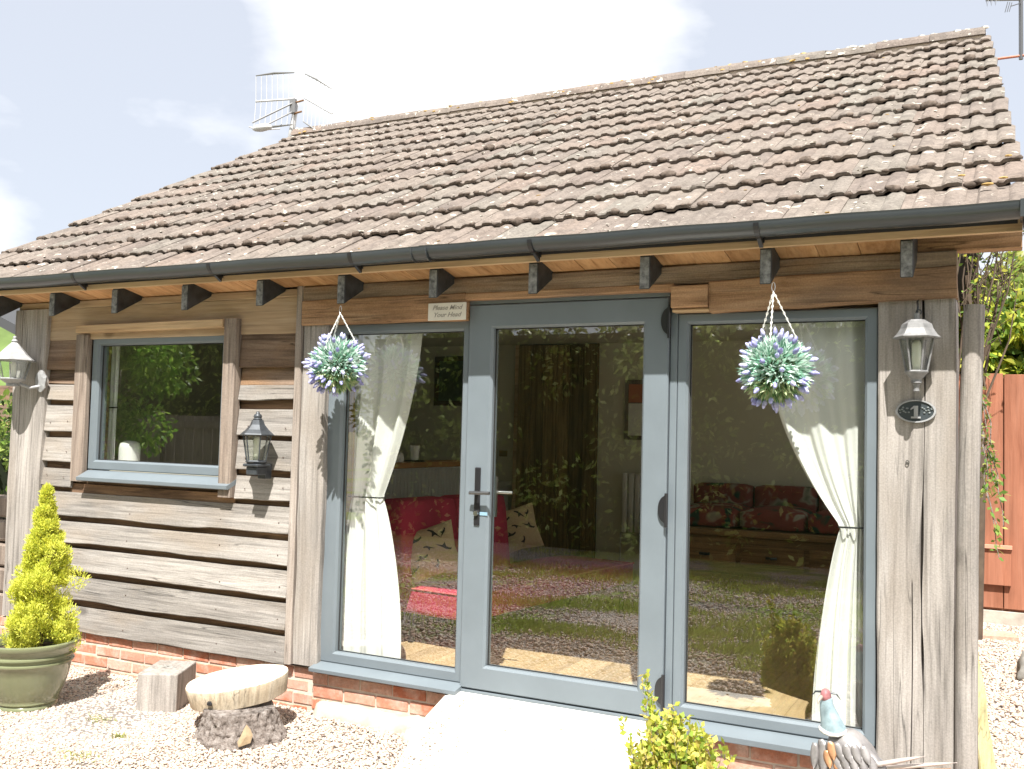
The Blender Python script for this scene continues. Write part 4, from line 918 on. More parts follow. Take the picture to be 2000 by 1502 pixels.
# right lantern
lr = lantern('wall_lantern', (2.323, -.145, 1.852), 1, M['lant_grey'], 'grey wall lantern with domed cap on the right post, above the oval number plate', [(.098, .0), (.085, .012), (.068, .038), (.062, .058), (.046, .070), (.040, .076)], (.070, .043, .150), R(0), True, 'rod')
k = MB(); k.lathe([(0, 0), (.040, .0), (.040, .012), (0, .016)], (0, 0, 0), 16); k.v = [(2.325 + x, -.034 - z, 1.735 + y * 1.6) for x, y, z in k.v]; k.tube([(2.325, -.045, 1.70), (2.325, -.09, 1.655), (2.323, -.145, 1.648)], .009, 8); k.build('bracket', M['lant_dark'], lr)
k = MB(); k.tube([(2.323, -.145, 1.945), (2.326, -.12, 1.99), (2.318, -.06, 2.02), (2.320, -.04, 2.03)], .004, 6); k.tube([(2.330 + .011 * math.cos(t * .8), -.13, 1.965 + .011 * math.sin(t * .8)) for t in range(9)], .003, 6); k.build('hook', M['lant_dark'], lr)
# middle lantern
lm = lantern('wall_lantern', (-1.375, -.150, 1.343), 1, M['lant_dark'], 'dark wall lantern with tall finial beside the small window', [(.102, .0), (.098, .006), (.070, .030), (.045, .060), (.035, .088)], (.086, .058, .160), R(25), False, 'ball')
k = MB(); k.box(-1.417, -1.333, -.190, -.100, 1.100, 1.150); k.box(-1.432, -1.318, -.205, -.085, 1.150, 1.168); k.box(-1.405, -1.345, -.10, -.038, 1.075, 1.165); k.build('bracket', M['lant_dark'], lm, bevel=.006)
k = MB(); k.lathe([(.022, .085), (.030, .092), (.022, .100), (.026, .108), (.022, .120), (.012, .126), (.008, .14)], (-1.375, -.150, 1.343), 14); k.build('finial_collar', M['lant_dark'], lm, smooth=True, autos=50)
# left lantern
ll = lantern('wall_lantern', (-3.565, -.200, 1.815), 1, M['lant_pale'], 'pale grey wall lantern with pointed cap on the left corner post', [(.150, .0), (.145, .006), (.100, .040), (.045, .100), (.015, .130)], (.118, .080, .130), R(12), False, 'ball')
k = MB(); k.lathe([(0, 0), (.050, .0), (.052, .012), (.03, .02), (0, .022)], (0, 0, 0), 20, wob=.25, seed=4); k.v = [(-3.44 + x, -.062 - z, 1.675 + y * 1.5) for x, y, z in k.v]; k.tube([(-3.44, -.07, 1.64), (-3.49, -.12, 1.625), (-3.55, -.19, 1.66)], .011, 8); k.build('bracket', M['lant_pale'], ll)

# oval number plate
m_ = MB(); n = 40; P_ = lambda r, y: [(2.312 + .084 * r * math.cos(2 * math.pi * k / n), y, 1.532 + .051 * r * math.sin(2 * math.pi * k / n)) for k in range(n)]
vs = P_(1, -.033) + P_(1, -.046) + P_(.90, -.046) + P_(.88, -.040); fs = [(j * n + k, j * n + (k + 1) % n, (j + 1) * n + (k + 1) % n, (j + 1) * n + k) for j in range(3) for k in range(n)] + [tuple(3 * n + k for k in range(n))]
m_.add(vs, fs, 0); m_.m[-1] = 1
np_ = tag(m_.build('number_plate', [M['lant_pale'], plain('slate_black', (.035, .045, .05), .5)]), 'oval dark plate with a raised figure 1 under the right lantern', 'number plate')
def text(body, name, loc, size, mat, parent, ext=.002, shear=0, sx=1.0, font=None, rot=(R(90), 0, 0)):
    cu_ = bpy.data.curves.new(name, 'FONT'); cu_.body = body; cu_.size = size; cu_.extrude = ext; cu_.align_x = 'CENTER'; cu_.align_y = 'CENTER'; cu_.shear = shear; cu_.offset = .0006
    t_ = bpy.data.objects.new(name, cu_); COL.objects.link(t_); dg = bpy.context.evaluated_depsgraph_get(); me = bpy.data.meshes.new_from_object(t_.evaluated_get(dg)); bpy.data.objects.remove(t_)
    me.materials.clear(); me.materials.append(mat); o = bpy.data.objects.new(name, me); link(o, parent, loc); o.rotation_euler = rot; o.scale = (sx, 1, 1); return o
k = MB(); k.box(2.305, 2.322, -.049, -.040, 1.508, 1.556); k.box(2.293, 2.333, -.049, -.040, 1.500, 1.508); k.prism([(2.3045, 1.556), (2.290, 1.542), (2.291, 1.537), (2.3045, 1.545)], 1, -.0485, -.040); k.build('numeral', M['lant_pale'], np_)
k = MB()
for sgn in (-1, 1):     # small raised sprigs either side of the figure
    for i in range(9):
        a = 2.312 + sgn * (.028 + .005 * i + .002 * math.sin(i * 2)); z = 1.533 + .012 * math.sin(i * 1.7 + sgn) + .004; k.blob((a, -.042, z), (.0055, .003, .004), i * sgn, 3, .5)
k.build('relief', plain('pewter_relief', (.16, .18, .18), .5), np_)
k = MB(); k.tube([(2.278 + .007 * math.cos(t * .7), -.036, 1.302 + .010 * math.sin(t * .7)) for t in range(10)], .002, 6); tagb(k, 'wire_loop', M['dark_steel'], 'small wire loop stapled to the right post below the number plate', 'wire loop')

# white sign over the left pane
m_ = MB(); m_.box(-.233, .012, -.0785, -.0725, 2.008, 2.106); sg = tagb(m_, 'sign', plain('cream_sign', (.66, .63, .56), .6, var=.06), 'small cream sign with faded lettering fixed to the lintel', 'sign', bevel=.002)
ink = plain('faded_ink', (.30, .28, .25), .7)
text('Please Mind', 'lettering', (-.110, -.0790, 2.078), .036, ink, sg, .0004, .35, 1.1); text('Your Head', 'lettering', (-.110, -.0790, 2.038), .036, ink, sg, .0004, .35, 1.1)

# hanging topiary balls of lavender
M['mint'] = leafmat('mint_leaf', (1, 1, 1), .5, .15); M['lav'] = leafmat('lavender_flower', (1, 1, 1), .7, .2)
def ball(loc, hook, label, rad, seed):
    rs = np.random.default_rng(seed); c = np.array(loc); root = tag(empty('hanging_ball', loc), label, 'hanging plant', 'lavender balls hanging from the rafters')
    n = 2600; d = unit(rs.normal(size=(n, 3))); d2 = unit(d + rs.normal(scale=.32, size=(n, 3)))
    P0 = c + d * rad * rs.uniform(.50, .74, (n, 1)); Vv, Ff = leaves(P0, d2, rad * rs.uniform(.22, .36, n), rs.uniform(.009, .015, n), rs=rs)
    pal = np.array([(.30, .54, .40), (.60, .78, .68), (.80, .89, .84), (.22, .44, .32), (.70, .84, .76)]); Cc = pal[rs.integers(0, 5, n)] * rs.uniform(.75, 1.15, (n, 1))
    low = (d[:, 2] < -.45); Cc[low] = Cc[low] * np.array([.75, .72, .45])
    o = fast('foliage', Vv, Ff, M['mint'], root, tuple(loc), Cc)
    m_ = MB(); m_.blob(loc, rad * .6, seed, 10, .1); m_.build('core', plain('dark_moss_core', (.05, .09, .04), .9), root, smooth=True)
    nf = 95; d = unit(rs.normal(size=(nf, 3))); VV = []; FF = []; CC = []; 
    for i in range(nf):
        up = d[i]; a = np.cross(up, rs.normal(size=3)); a /= np.linalg.norm(a); b_ = np.cross(up, a); L = rs.uniform(.032, .050); base = c + up * rad * rs.uniform(.80, .93); colr = np.array([(.40, .40, .74), (.50, .52, .84), (.60, .60, .88)][rs.integers(0, 3)])
        rr = [.004, .011, .012, .009, .003]
        n0 = len(VV)
        for j, q in enumerate(rr):
            for k_ in range(5):
                t = 2 * math.pi * k_ / 5 + j * .6; VV.append(base + up * L * j / 4 + (a * math.cos(t) + b_ * math.sin(t)) * q)
        for j in range(4):
            for k_ in range(5): FF.append((n0 + j * 5 + k_, n0 + j * 5 + (k_ + 1) % 5, n0 + (j + 1) * 5 + (k_ + 1) % 5, n0 + (j + 1) * 5 + k_)); CC.append(colr * (1 if j % 2 else .8))
    fast('flowers', np.array(VV), np.array(FF), M['lav'], root, tuple(loc), np.array(CC))['kind'] = 'stuff'
    h_ = Vector(hook)
    for k_ in range(3):
        t = 2 * math.pi * k_ / 3 + .5; e = Vector(loc) + Vector((math.cos(t) * rad * .62, math.sin(t) * rad * .62, rad * .72)); m_ = MB(); m_.tube([h_, e], .0022, 5)
        L = (e - h_).length; dr = (e - h_).normalized(); a = dr.cross(Vector((0, 1, 0))).normalized(); b_ = a.cross(dr); nl = int(L / .014)
        for i in range(nl):
            q = a if i % 2 else b_; p = h_ + dr * (i + .5) * L / nl; m_.tube([p - dr * .0085, p - dr * .003 + q * .0042, p + dr * .003 + q * .0042, p + dr * .0085, p + dr * .003 - q * .0042, p - dr * .003 - q * .0042, p - dr * .0085], .0014, 4, cap=False)
        m_.build('chain', plain('white_chain', (.70, .69, .64), .5), root)
    m_ = MB(); m_.tube([h_ + Vector((.008 * math.sin(t * .785), 0, .022 + .022 * math.cos(t * .785))) for t in range(9)], .0018, 5); m_.build('hook', M['steel'], root)
    return root
ball((1.737, -.250, 1.705), (1.722, -.245, 2.065), 'lavender and mint green ball hanging in front of the right pane', .172, 5)
ball((-.718, -.250, 1.752), (-.712, -.248, 2.045), 'lavender and mint green ball hanging before the corner post, left of the curtain', .168, 6)

# ================================================================== THINGS ON THE GROUND
# concrete threshold slab, falling away from the door
sl = MB(); top = [(-.03, -.026, -.022), (.02, -.33, -.070), (.10, -.62, -.120), (.22, -.95, -.168), (.36, -1.35, -.225), (.44, -1.62, -.262), (1.5, -1.62, -.262), (1.40, -1.1, -.19), (1.28, -.5, -.10), (1.20, -.10, -.040), (1.14, -.026, -.022)]
nT = len(top); vs = []
for (x, y, z) in top: vs.append((x, y, z))
for (x, y, z) in top: vs.append((x - (.03 if x < 1 else -.02), y - .005, z - .012))
for (x, y, z) in top: vs.append((x - (.05 if x < 1 else -.03), y - .01, GZ - .08))
ctr = len(vs); vs.append((.75, -.75, -.135))
fs = [(ctr, (k + 1) % nT, k) for k in range(nT)] + [(j * nT + k, j * nT + (k + 1) % nT, (j + 1) * nT + (k + 1) % nT, (j + 1) * nT + k) for j in range(2) for k in range(nT)]
sl.add(vs, fs); tag(sl.build('threshold_slab', M['slab']), 'bright concrete slab sloping down from the door', 'doorstep')
def reg_slab(rs):
    while True:
        y = -rs.uniform(.05, 1.6); e = .17 * -y * 1.25 - .03; x = e + abs(rs.normal(scale=.10)) + .01
        if rs.random() < .12: x = rs.uniform(e, 1.2)
        return x, y
V, F, C = pebbles(420, reg_slab, .003, .008, 9); yy = V.reshape(-1, 12, 3)[:, :, 1].mean(1, keepdims=True); V = V.reshape(-1, 12, 3); V[:, :, 2] += (-GZ - .018 + .155 * yy); V = V.reshape(-1, 3)
tag(fast('loose_gravel', V, F, M['pebble'], cols=C), 'loose gravel stones scattered along the edge of the concrete doorstep', 'gravel', kind='stuff')
m_ = MB(); m_.beam((-.93, -.085, -.255), (-.18, -.105, -.245), .15, .16, (0, -.85, .5), 22, 77, .03, 2.2, .03, jag=.008); tagb(m_, 'stone_ledge', M['stone'], 'rough pale stone ledge under the brickwork beside the doorstep', 'stone', smooth=True)
m_ = MB(); m_.blob((-.16, -.17, -.27), (.10, .07, .06), 5, 8, .4); tagb(m_, 'stone', M['stone'], 'small rounded stone at the corner of the doorstep', 'stone', smooth=True)
m_ = MB(); m_.blob((-3.55, -.30, -.22), (.42, .16, .14), 8, 10, .35); tagb(m_, 'stone', plain('brown_stone', (.36, .29, .2), .9, var=.3, bmp=.6), 'long brown stone at the foot of the left corner post behind the pot', 'stone', smooth=True)

# glazed pot with golden conifer
pc_ = Vector((-2.47, -.80, GZ)); pr_ = [(.0, .002), (.150, .0), (.168, .008), (.166, .022), (.160, .028), (.172, .040), (.170, .052), (.176, .062), (.200, .12), (.222, .20), (.234, .258), (.246, .266), (.246, .274), (.236, .281), (.240, .296), (.252, .303), (.252, .311), (.242, .318), (.246, .335), (.260, .350), (.272, .368), (.270, .382), (.258, .388), (.240, .380), (.228, .355), (.222, .32)]
pot = tag(empty('plant_pot', tuple(pc_)), 'round sage green glazed pot with ribbed bands on the gravel', 'plant pot')
M['glaze'] = plain('sage_glaze', (.165, .18, .10), .2, var=.12, vscale=5, spec=.6, coat=.5)
m_ = MB(); m_.lathe(pr_, pc_, 48); m_.build('pot', M['glaze'], pot, smooth=True, autos=50)
m_ = MB(); m_.lathe([(.225, .325), (.1, .335), (.0, .34)], pc_, 24, wob=.03); m_.build('soil', plain('dark_soil', (.07, .045, .03), 1, var=.5, bmp=1, bscale=40), pot, smooth=True)
M['gold'] = leafmat('golden_conifer_leaf', (1, 1, 1), .6, .4)
def conifer(base, h, rad, n, seed, label, name='conifer'):
    rs = np.random.default_rng(seed); b0 = np.array(base); root = tag(empty(name, base), label, 'shrub')
    # lobes make the outline uneven
    lob = []
    for i in range(230):
        t = rs.uniform(0, 1) ** 1.2; a = rs.uniform(0, 6.283); env = rad * (1 - t) ** .85 * (1 + .45 * nz(t * 5, a * .9, seed * 1.7)); r_ = env * rs.uniform(.35, .92); lob.append((r_ * math.cos(a), r_ * math.sin(a), .03 + t * h * .93, rad * rs.uniform(.12, .24) * (1 - .4 * t)))
    for i in range(9): lob.append((0, 0, h * (.5 + .055 * i), rad * (.34 - .028 * i)))
    lob += [(.12, -.02, h * .60, rad * .24), (rad * 1.02, .05, h * .43, rad * .26), (rad * 1.05, 0, h * .22, rad * .26), (-rad * .8, 0, h * .30, rad * .3)]
    lob = np.array(lob); idx = rs.integers(0, len(lob), n); d = unit(rs.normal(size=(n, 3))); rr = rs.uniform(.25, 1.0, (n, 1)) ** .6
    P = b0 + lob[idx, :3] + d * rr * lob[idx, 3:4] * np.array([1, 1, 1.25]); D = unit(d * .6 + rs.normal(scale=.45, size=(n, 3)) + np.array([0, 0, .75]))
    Vv, Ff = leaves(P, D, rs.uniform(.012, .028, n), rs.uniform(.004, .008, n), rs=rs)
    inner = 1 - rr[:, 0]; base_c = np.array([.82, .80, .13]); alt = np.array([.46, .55, .08]); mixf = rs.uniform(0, 1, (n, 1)) ** 1.6; Cc = base_c * (1 - mixf) + alt * mixf; Cc *= rs.uniform(.8, 1.12, (n, 1))
    fast('foliage', Vv, Ff, M['gold'], root, base, Cc)
    m_ = MB(); m_.tube([Vector(base) - Vector((0, 0, .03)), Vector(base) + Vector((.01, 0, h * .45)), Vector(base) + Vector((0, 0, h * .85))], [.016, .011, .004], 7)
    for i in range(14):
        a = rs.uniform(0, 6.28); z = rs.uniform(.02, h * .5); m_.tube([Vector(base) + Vector((0, 0, z)), Vector(base) + Vector((math.cos(a) * rad * .6, math.sin(a) * rad * .6, z + .12))], [.005, .002], 5)
    m_.build('stem', plain('twig_brown', (.10, .055, .03), .9), root); return root
conifer((-2.415, -.775, .05),   .97, .225, 60000, 8, 'golden yellow conifer growing in the sage green pot')

# sawn timber block and log slice on a bark stump
m_ = MB(); bl = [(-1.83, -.577), (-1.622, -.470), (-1.775, -.165), (-1.98, -.27)]; vs = [(x, y, GZ - .02) for x, y in bl] + [(x + .004, y, GZ + .225) for x, y in bl]; m_.add(vs, [(3, 2, 1, 0), (4, 5, 6, 7)] + [(k, (k + 1) % 4, 4 + (k + 1) % 4, 4 + k) for k in range(4)])
bk = tagb(m_, 'timber_block', M['post'], 'short weathered timber block standing beside the log slice', 'wood block', bevel=.008)
m_ = MB(); m_.blob((-1.80, -.37, GZ + .226), (.05, .03, .010), 4, 6, .8); m_.build('notch', M['grey_rock'], bk)
M['endgrain'] = plain('sawn_end_grain', (.66, .57, .46), .85, var=.12, vscale=6, bmp=.3); M['slice_side'] = wood('log_slice_side', (.36, .28, .19), (.50, .42, .31), (.60, .52, .41), 2, vary=.05, knots=False)
def barkmat():
    m, nt, b, o = newmat('grey_bark'); v = coords(nt, (1, 1, .8)); n = noise_n(nt, v, 34, 8, .75, .3); r = ramp(nt, [(.34, (.06, .045, .036)), (.46, (.24, .20, .175)), (.6, (.38, .335, .305)), (.75, (.50, .46, .43))]); nt.links.new(n.outputs[0], r.inputs[0]); nt.links.new(r.outputs[0], b.inputs['Base Color']); b.inputs['Roughness'].default_value = 1; bump(nt, n.outputs[0], b, 1, .03); return m
M['bark'] = barkmat()
stc = Vector((-1.02, -.61, GZ))
st = MB(); n = 110; prof = [(.20, -.03), (.228, .0), (.220, .03), (.207, .06), (.196, .09), (.190, .13), (.186, .165)]; vs = []
for j in range(25):
    t = j / 24; k0 = t * (len(prof) - 1); a = int(min(k0, len(prof) - 2)); fr_ = k0 - a; r0 = prof[a][0] * (1 - fr_) + prof[a + 1][0] * fr_; z0 = prof[a][1] * (1 - fr_) + prof[a + 1][1] * fr_
    for i in range(n):
        th = 2 * math.pi * i / n; q = r0 * (1 + .10 * nz(math.cos(th) * 1.3, math.sin(th) * 1.3, 3) ) + .016 * nz(math.cos(th) * 6, math.sin(th) * 6, z0 * 22) + .014 * nz(math.cos(th) * 15, math.sin(th) * 15, z0 * 60)
        lobe = .05 * max(0, math.cos(th - .35)) ** 6 * (1 - t)
        vs.append((stc.x + (q + lobe) * math.cos(th), stc.y + (q + lobe) * math.sin(th), stc.z + z0))
st.add(vs, [(j * n + i, j * n + (i + 1) % n, (j + 1) * n + (i + 1) % n, (j + 1) * n + i) for j in range(24) for i in range(n)] + [tuple(24 * n + i for i in range(n))])
so = tag(st.build('tree_stump', M['bark'], smooth=True), 'rough bark covered stump carrying the pale log slice', 'stump')
bw = MB(); pts = [(.00, .02), (.05, .035), (.062, .07), (.052, .10), (.035, .125), (.022, .105), (.008, .07), (-.004, .045)]; vv = []
for (u, z) in pts:
    th = R(-48) + u / .2; r0 = .252 - .25 * z; vv.append((stc.x + r0 * math.cos(th), stc.y + r0 * math.sin(th), stc.z + z))
cc = (stc.x + .244 * math.cos(R(-48) + .15), stc.y + .244 * math.sin(R(-48) + .15), stc.z + .07); bw.add([cc] + vv, [(0, i + 1, (i + 1) % len(vv) + 1) for i in range(len(vv))]); bw.build('bare_patch', plain('bare_stump_wood', (.33, .245, .15), .9, var=.2, vscale=30, bmp=.3), so)
# log slice: thick tilted disc
dc = Vector((-1.14, -.505, -.005)); ax_ = Vector((-.10, -.10, 1)).normalized(); ua = Vector((.9, .44, 0)); ua = (ua - ax_ * ua.dot(ax_)).normalized(); vb = ax_.cross(ua)
m_ = MB(); n = 64; vs = []
rad_ = lambda th: (.268 + .012 * math.sin(2 * th + 1) + .010 * nz(math.cos(th) * 2, math.sin(th) * 2, 9))
for zt_, sc_ in ((-.108, .90), (-.104, .93), (-.06, .96), (-.008, .995), (.0, .985)):
    for i in range(n):
        th = 2 * math.pi * i / n; q = rad_(th) * sc_ + .004 * nz(math.cos(th) * 9, math.sin(th) * 9, zt_ * 8); vs.append(dc + ua * q * math.cos(th) + vb * q * math.sin(th) + ax_ * zt_)
for rr_ in (.7, .35):
    for i in range(n): th = 2 * math.pi * i / n; vs.append(dc + ua * rad_(th) * rr_ * math.cos(th) + vb * rad_(th) * rr_ * math.sin(th) + ax_ * (.002 * nz(math.cos(th) * 3, math.sin(th) * 3, rr_ * 5)))
fs = [(j * n + i, j * n + (i + 1) % n, (j + 1) * n + (i + 1) % n, (j + 1) * n + i) for j in range(6) for i in range(n)] + [tuple(6 * n + i for i in range(n)), tuple(range(n))[::-1]]
m_.add(vs, fs); m_.m = [1 if (f < 4 * n or f == len(fs) - 1) else 0 for f in range(len(fs))]
ls = tag(m_.build('log_slice', [M['endgrain'], M['slice_side']], smooth=True, autos=40), 'thick pale round log slice lying tilted on the stump', 'log slice')
k = MB(); kd = (-ua * .3 - vb * .95).normalized(); k.blob(dc + kd * .262 - ax_ * .055, (.016, .012, .012), 2, 6, .3); k.build('knot', M['black'], ls)

# low shrub at the near right of the doorstep
M['box'] = leafmat('box_leaf', (1, 1, 1), .45, .45)
def bush(base, h, rad, nst, label, seed, pal, name='shrub', leaf=(.017, .026), lw_=.72, per=34, lean=.55, extra_st=()):
    rs = np.random.default_rng(seed); root = tag(empty(name, base), label, 'shrub'); st_ = MB(); Ps, Ds, Ts = [], [], []
    stems = []
    for i in range(nst):
        a = rs.uniform(0, 6.283); r_ = rad * rs.uniform(0, 1) ** .6; hh = h * rs.uniform(.5, 1.0) * (1 - .35 * (r_ / rad) ** 2); stems.append((math.cos(a) * r_, math.sin(a) * r_, hh))
    stems += list(extra_st)
    for (ex, ey, hh) in stems:
        p0 = np.array(base) + np.array([ex * .25, ey * .25, 0]); p3 = np.array(base) + np.array([ex, ey, hh]); pm = (p0 + p3) / 2 + rs.normal(scale=.02, size=3); pts = []
        for t in np.linspace(0, 1, 7): pts.append(p0 * (1 - t) ** 2 + 2 * pm * t * (1 - t) + p3 * t * t)
        st_.tube(pts, [.003 * (1 - .7 * t) for t in np.linspace(0, 1, 7)], 4)
        for q in range(per):
            t = rs.uniform(.28, 1.0); p = p0 * (1 - t) ** 2 + 2 * pm * t * (1 - t) + p3 * t * t; side = unit(rs.normal(size=(1, 3)))[0]; off = rs.uniform(.0, .035) * (1.15 - t); Ps.append(p + side * off); Ds.append(side * .8 + np.array([0, 0, .45])); Ts.append(t)
    P = np.array(Ps); D = unit(np.array(Ds)); n = len(P); L = rs.uniform(*leaf, n); Vv, Ff = leaves(P, D, L, L * lw_, rs=rs); Ts = np.array(Ts)[:, None]
    pal = np.array(pal); Cc = pal[rs.integers(0, len(pal), n)] * rs.uniform(.8, 1.15, (n, 1)); Cc = Cc * (1 - .25 * (1 - Ts)) 
    fast('foliage', Vv, Ff, M['box'], root, base, Cc); st_.build('stem', M['bark'], root); return root
bush((1.56, -1.10, -.26),   .64, .20, 260, 'yellow green box shrub in front of the doorstep and right pane', 21, [(.60, .62, .10), (.46, .54, .09), (.70, .66, .17), (.30, .42, .07), (.66, .54, .15)], per=70, leaf=(.021, .034), extra_st=[(-.135, .03, .735), (-.12, .02, .68), (-.21, .0, .55), (-.15, .04, .70), (.19, .0, .52), (.21, .02, .48), (.05, .02, .60), (-.10, .01, .66)])

# ---- metal pheasant sculpture
B = tag(empty('bird_sculpture', (2.02, -.46, GZ)), 'painted sheet metal pheasant sculpture standing by the foot of the right pane', 'garden sculpture')
M['b_blue'] = plain('pale_blue_metal', (.30, .40, .44), .5, .35, var=.3, vscale=20, bmp=.2); M['b_red'] = plain('faded_red_metal', (.36, .15, .155), .6, .2, var=.5, vscale=25); M['b_grey'] = plain('zinc_grey_feather', (.27, .255, .25), .5, .5, var=.35, vscale=15, bmp=.2); M['b_copper'] = plain('coppery_metal', (.55, .30, .16), .45, .5, var=.2, vscale=20)
def lathe_path(pts, rad, n, name, mat, sq=1.0):
    m_ = MB(); m_.tube(pts, rad, n); return m_.build(name, mat, B, smooth=True, autos=50)
lathe_path([(2.035, -.455, .195), (2.025, -.462, .235), (2.012, -.468, .28), (2.008, -.47, .305), (2.012, -.472, .33)], [.052, .042, .031, .027, .022], 20, 'neck', M['b_blue'])
m_ = MB(); m_.blob((2.006, -.475, .336), (.022, .026, .028), 2, 10, .08); m_.build('head', M['b_red'], B, smooth=True)
m_ = MB(); m_.tube([(1.992, -.50, .334), (1.985, -.525, .322), (1.986, -.535, .310)], [.010, .006, .001], 8); m_.build('beak', plain('horn_beak', (.35, .3, .25), .5), B, smooth=True)
for s_ in (-1, 1):
    m_ = MB(); m_.tube([(2.006 + s_ * .02, -.47, .348), (2.006 + s_ * .042, -.468, .345), (2.006 + s_ * .058, -.466, .325)], [.005, .004, .001], 6); m_.build('ear_tuft', M['lant_dark'], B)
m_ = MB(); m_.tube([(2.033 + .050 * math.cos(t * .524), -.457 + .050 * math.sin(t * .524), .192 + .006 * math.cos(t)) for t in range(13)], .008, 8); m_.build('collar', M['white_paint'], B, smooth=True)
m_ = MB(); m_.blob((2.09, -.44, .08), (.105, .085, .125), 6, 12, .06); m_.v = [(x + (.19 - z) * .18, y, z) for x, y, z in m_.v]; m_.build('body', M['b_grey'], B, smooth=True)
def feather(c, d, L, w, nrm, mat, name='feather', curl=.15):
    c, d, nrm = Vector(c), Vector(d).normalized(), Vector(nrm).normalized(); s_ = d.cross(nrm).normalized(); m_ = MB(); vs = []; N_ = 7
    for i in range(N_ + 1):
        t = i / N_; ww = w * (math.sin(math.pi * min(1, t * .92 + .10)) ** .55) * .5; p = c + d * (L * t) + nrm * (curl * L * t * t)
        for q in (-1, -.33, .33, 1): vs.append(p + s_ * (ww * q) + nrm * (.006 * (1 - q * q)))
    fs = [(i * 4 + k_, i * 4 + k_ + 1, (i + 1) * 4 + k_ + 1, (i + 1) * 4 + k_) for i in range(N_) for k_ in range(3)]
    m_.add(vs, fs); o = m_.build(name, mat, B, smooth=True); md = o.modifiers.new('thickness', 'SOLIDIFY'); md.thickness = .0022; return o
for (x, z, L, w) in ((1.972, .150, .10, .036), (2.005, .160, .125, .052), (1.985, .085, .11, .040), (2.022, .085, .12, .048), (2.045, .150, .12, .05), (2.055, .075, .12, .048), (2.0, .02, .10, .04), (2.04, .0, .10, .04)):
    dx = x - 2.05; feather((x, -.512 + dx * .12 - (.16 - z) * .06, z), (.10 + dx * .8, -.10, -1), L, w, (dx * 2.4, -1, .1), M['b_grey'])
for (x, z) in ((2.035, .165), (2.050, .120), (2.02, .13)): feather((x, -.532, z), (.25, -.05, -1), .07, .036, (0, -1, .1), M['b_copper'])
for r_i, zz in enumerate((.165, .125, .085, .04)):
    for c_i in range(6):
        xx = 1.995 + c_i * .033 + (r_i % 2) * .016 + (.16 - zz) * .22; yy = -.475 - .055 * math.sqrt(max(0, 1 - ((xx - 2.08 - (.16 - zz) * .2) / .12) ** 2)) - (.17 - zz) * .10
        feather((xx, yy, zz), (.35, -.12, -1), .075, .040, (.1 + (xx - 2.08) * 3, -1, .3), M['b_grey'], 'body_feather', .06)
for i in range(5): feather((2.10 + i * .028, -.495 + i * .01, .165 - i * .020), (.95, .1, -.62 - i * .04), .15, .06, (.2, -.9, .4), M['b_grey'], 'wing_feather', .05)
M['b_rose'] = plain('pale_rose_metal', (.66, .58, .54), .4, .4, var=.12, vscale=20)
for i, (dz, L) in enumerate(((0, .42), (-.035, .40), (.014, .30))): feather((2.13, -.47 - .01 * i, .050 + dz), (1, .02, .30 + .05 * (i - 1)), L * .92, .020, (0, -1, .2), [M['b_rose'], M['b_copper'], M['b_rose']][i], 'tail_feather', .02)
for s_ in (-1, 1):
    m_ = MB(); x = 2.08 + s_ * .04; m_.tube([(x, -.45, -.02), (x, -.45, GZ + .01)], .006, 8)
    for a in (-.5, 0, .5): m_.tube([(x, -.45, GZ + .012), (x + .05 * math.sin(a), -.45 - .05 * math.cos(a), GZ + .012)], [.005, .003], 6)
    m_.build('leg', M['dark_steel'], B)
m_ = MB(); m_.blob((2.185, -.70, -.06), (.075, .06, .12), 11, 14, .45); tag(m_.build('chalk_stone', M['rock_white'], smooth=True), 'white knobbly stone standing in front of the metal pheasant', 'stone')

# tufts of weed in the gravel
M['grass'] = leafmat('grass_blade', (1, 1, 1), .6, .4)
def weed(x, y, r_, n, seed, label, name='weed'):
    rs = np.random.default_rng(seed); P = np.stack([x + rs.normal(scale=r_, size=n), y + rs.normal(scale=r_ * .6, size=n), np.full(n, GZ + .004)], 1); D = unit(rs.normal(size=(n, 3)) * np.array([.8, .8, .3]) + np.array([0, 0, .9])); Vv, Ff = leaves(P, D, rs.uniform(.012, .035, n), rs.uniform(.003, .009, n), rs=rs)
    C_ = np.array([.34, .36, .14]) * rs.uniform(.7, 1.3, (n, 1)); return tag(fast(name, Vv, Ff, M['grass'], None, (x, y, GZ), C_), label, 'weed', kind=None)
weed(-1.53, -.95, .028, 80, 1, 'low green weed in the gravel in front of the timber block'); weed(-1.86, -.80, .05, 90, 2, 'flat weed patch in the gravel right of the pot'); weed(-1.45, -1.28, .06, 90, 3, 'sparse weed in the gravel at the lower edge, below the pot')


# ================================================================== AERIALS
AN = tag(empty('grid_aerial', (-4.30, 3.5, 4.45)), 'white two panel grid aerial on a mast at the left end of the ridge', 'aerial')
M['aer'] = plain('white_aerial', (.50, .50, .50), .45); M['aer_d'] = plain('grey_aerial_bar', (.22, .22, .22), .4, .5)
def grid(c, ux, w, h, n, tilt=0, top=True, skew=0):
    ux = Vector(ux).normalized(); up = Vector((0, 0, 1)); P = lambda a, b_, bow=0: Vector(c) + ux * a + up * b_ + Vector((.0, -bow, 0))
    m_ = MB()
    for i in range(n + 1):
        a = -w / 2 + w * i / n; m_.tube([P(a, -h / 2, .0), P(a, 0, -.015), P(a, h / 2, .0)], .0040, 5)
    m_.tube([P(-w / 2, 0, -.015), P(w / 2, 0, -.015)], .011, 6); m_.build('grid_panel', M['aer'], AN)
    for s_ in (-1, 1):
        q = MB(); q.tube([P(-w / 2, s_ * h / 2), P(0, s_ * (h / 2 + .012)), P(w / 2, s_ * h / 2)], [.006, .014, .006], 6); q.build('panel_rim', M['aer_d'], AN)
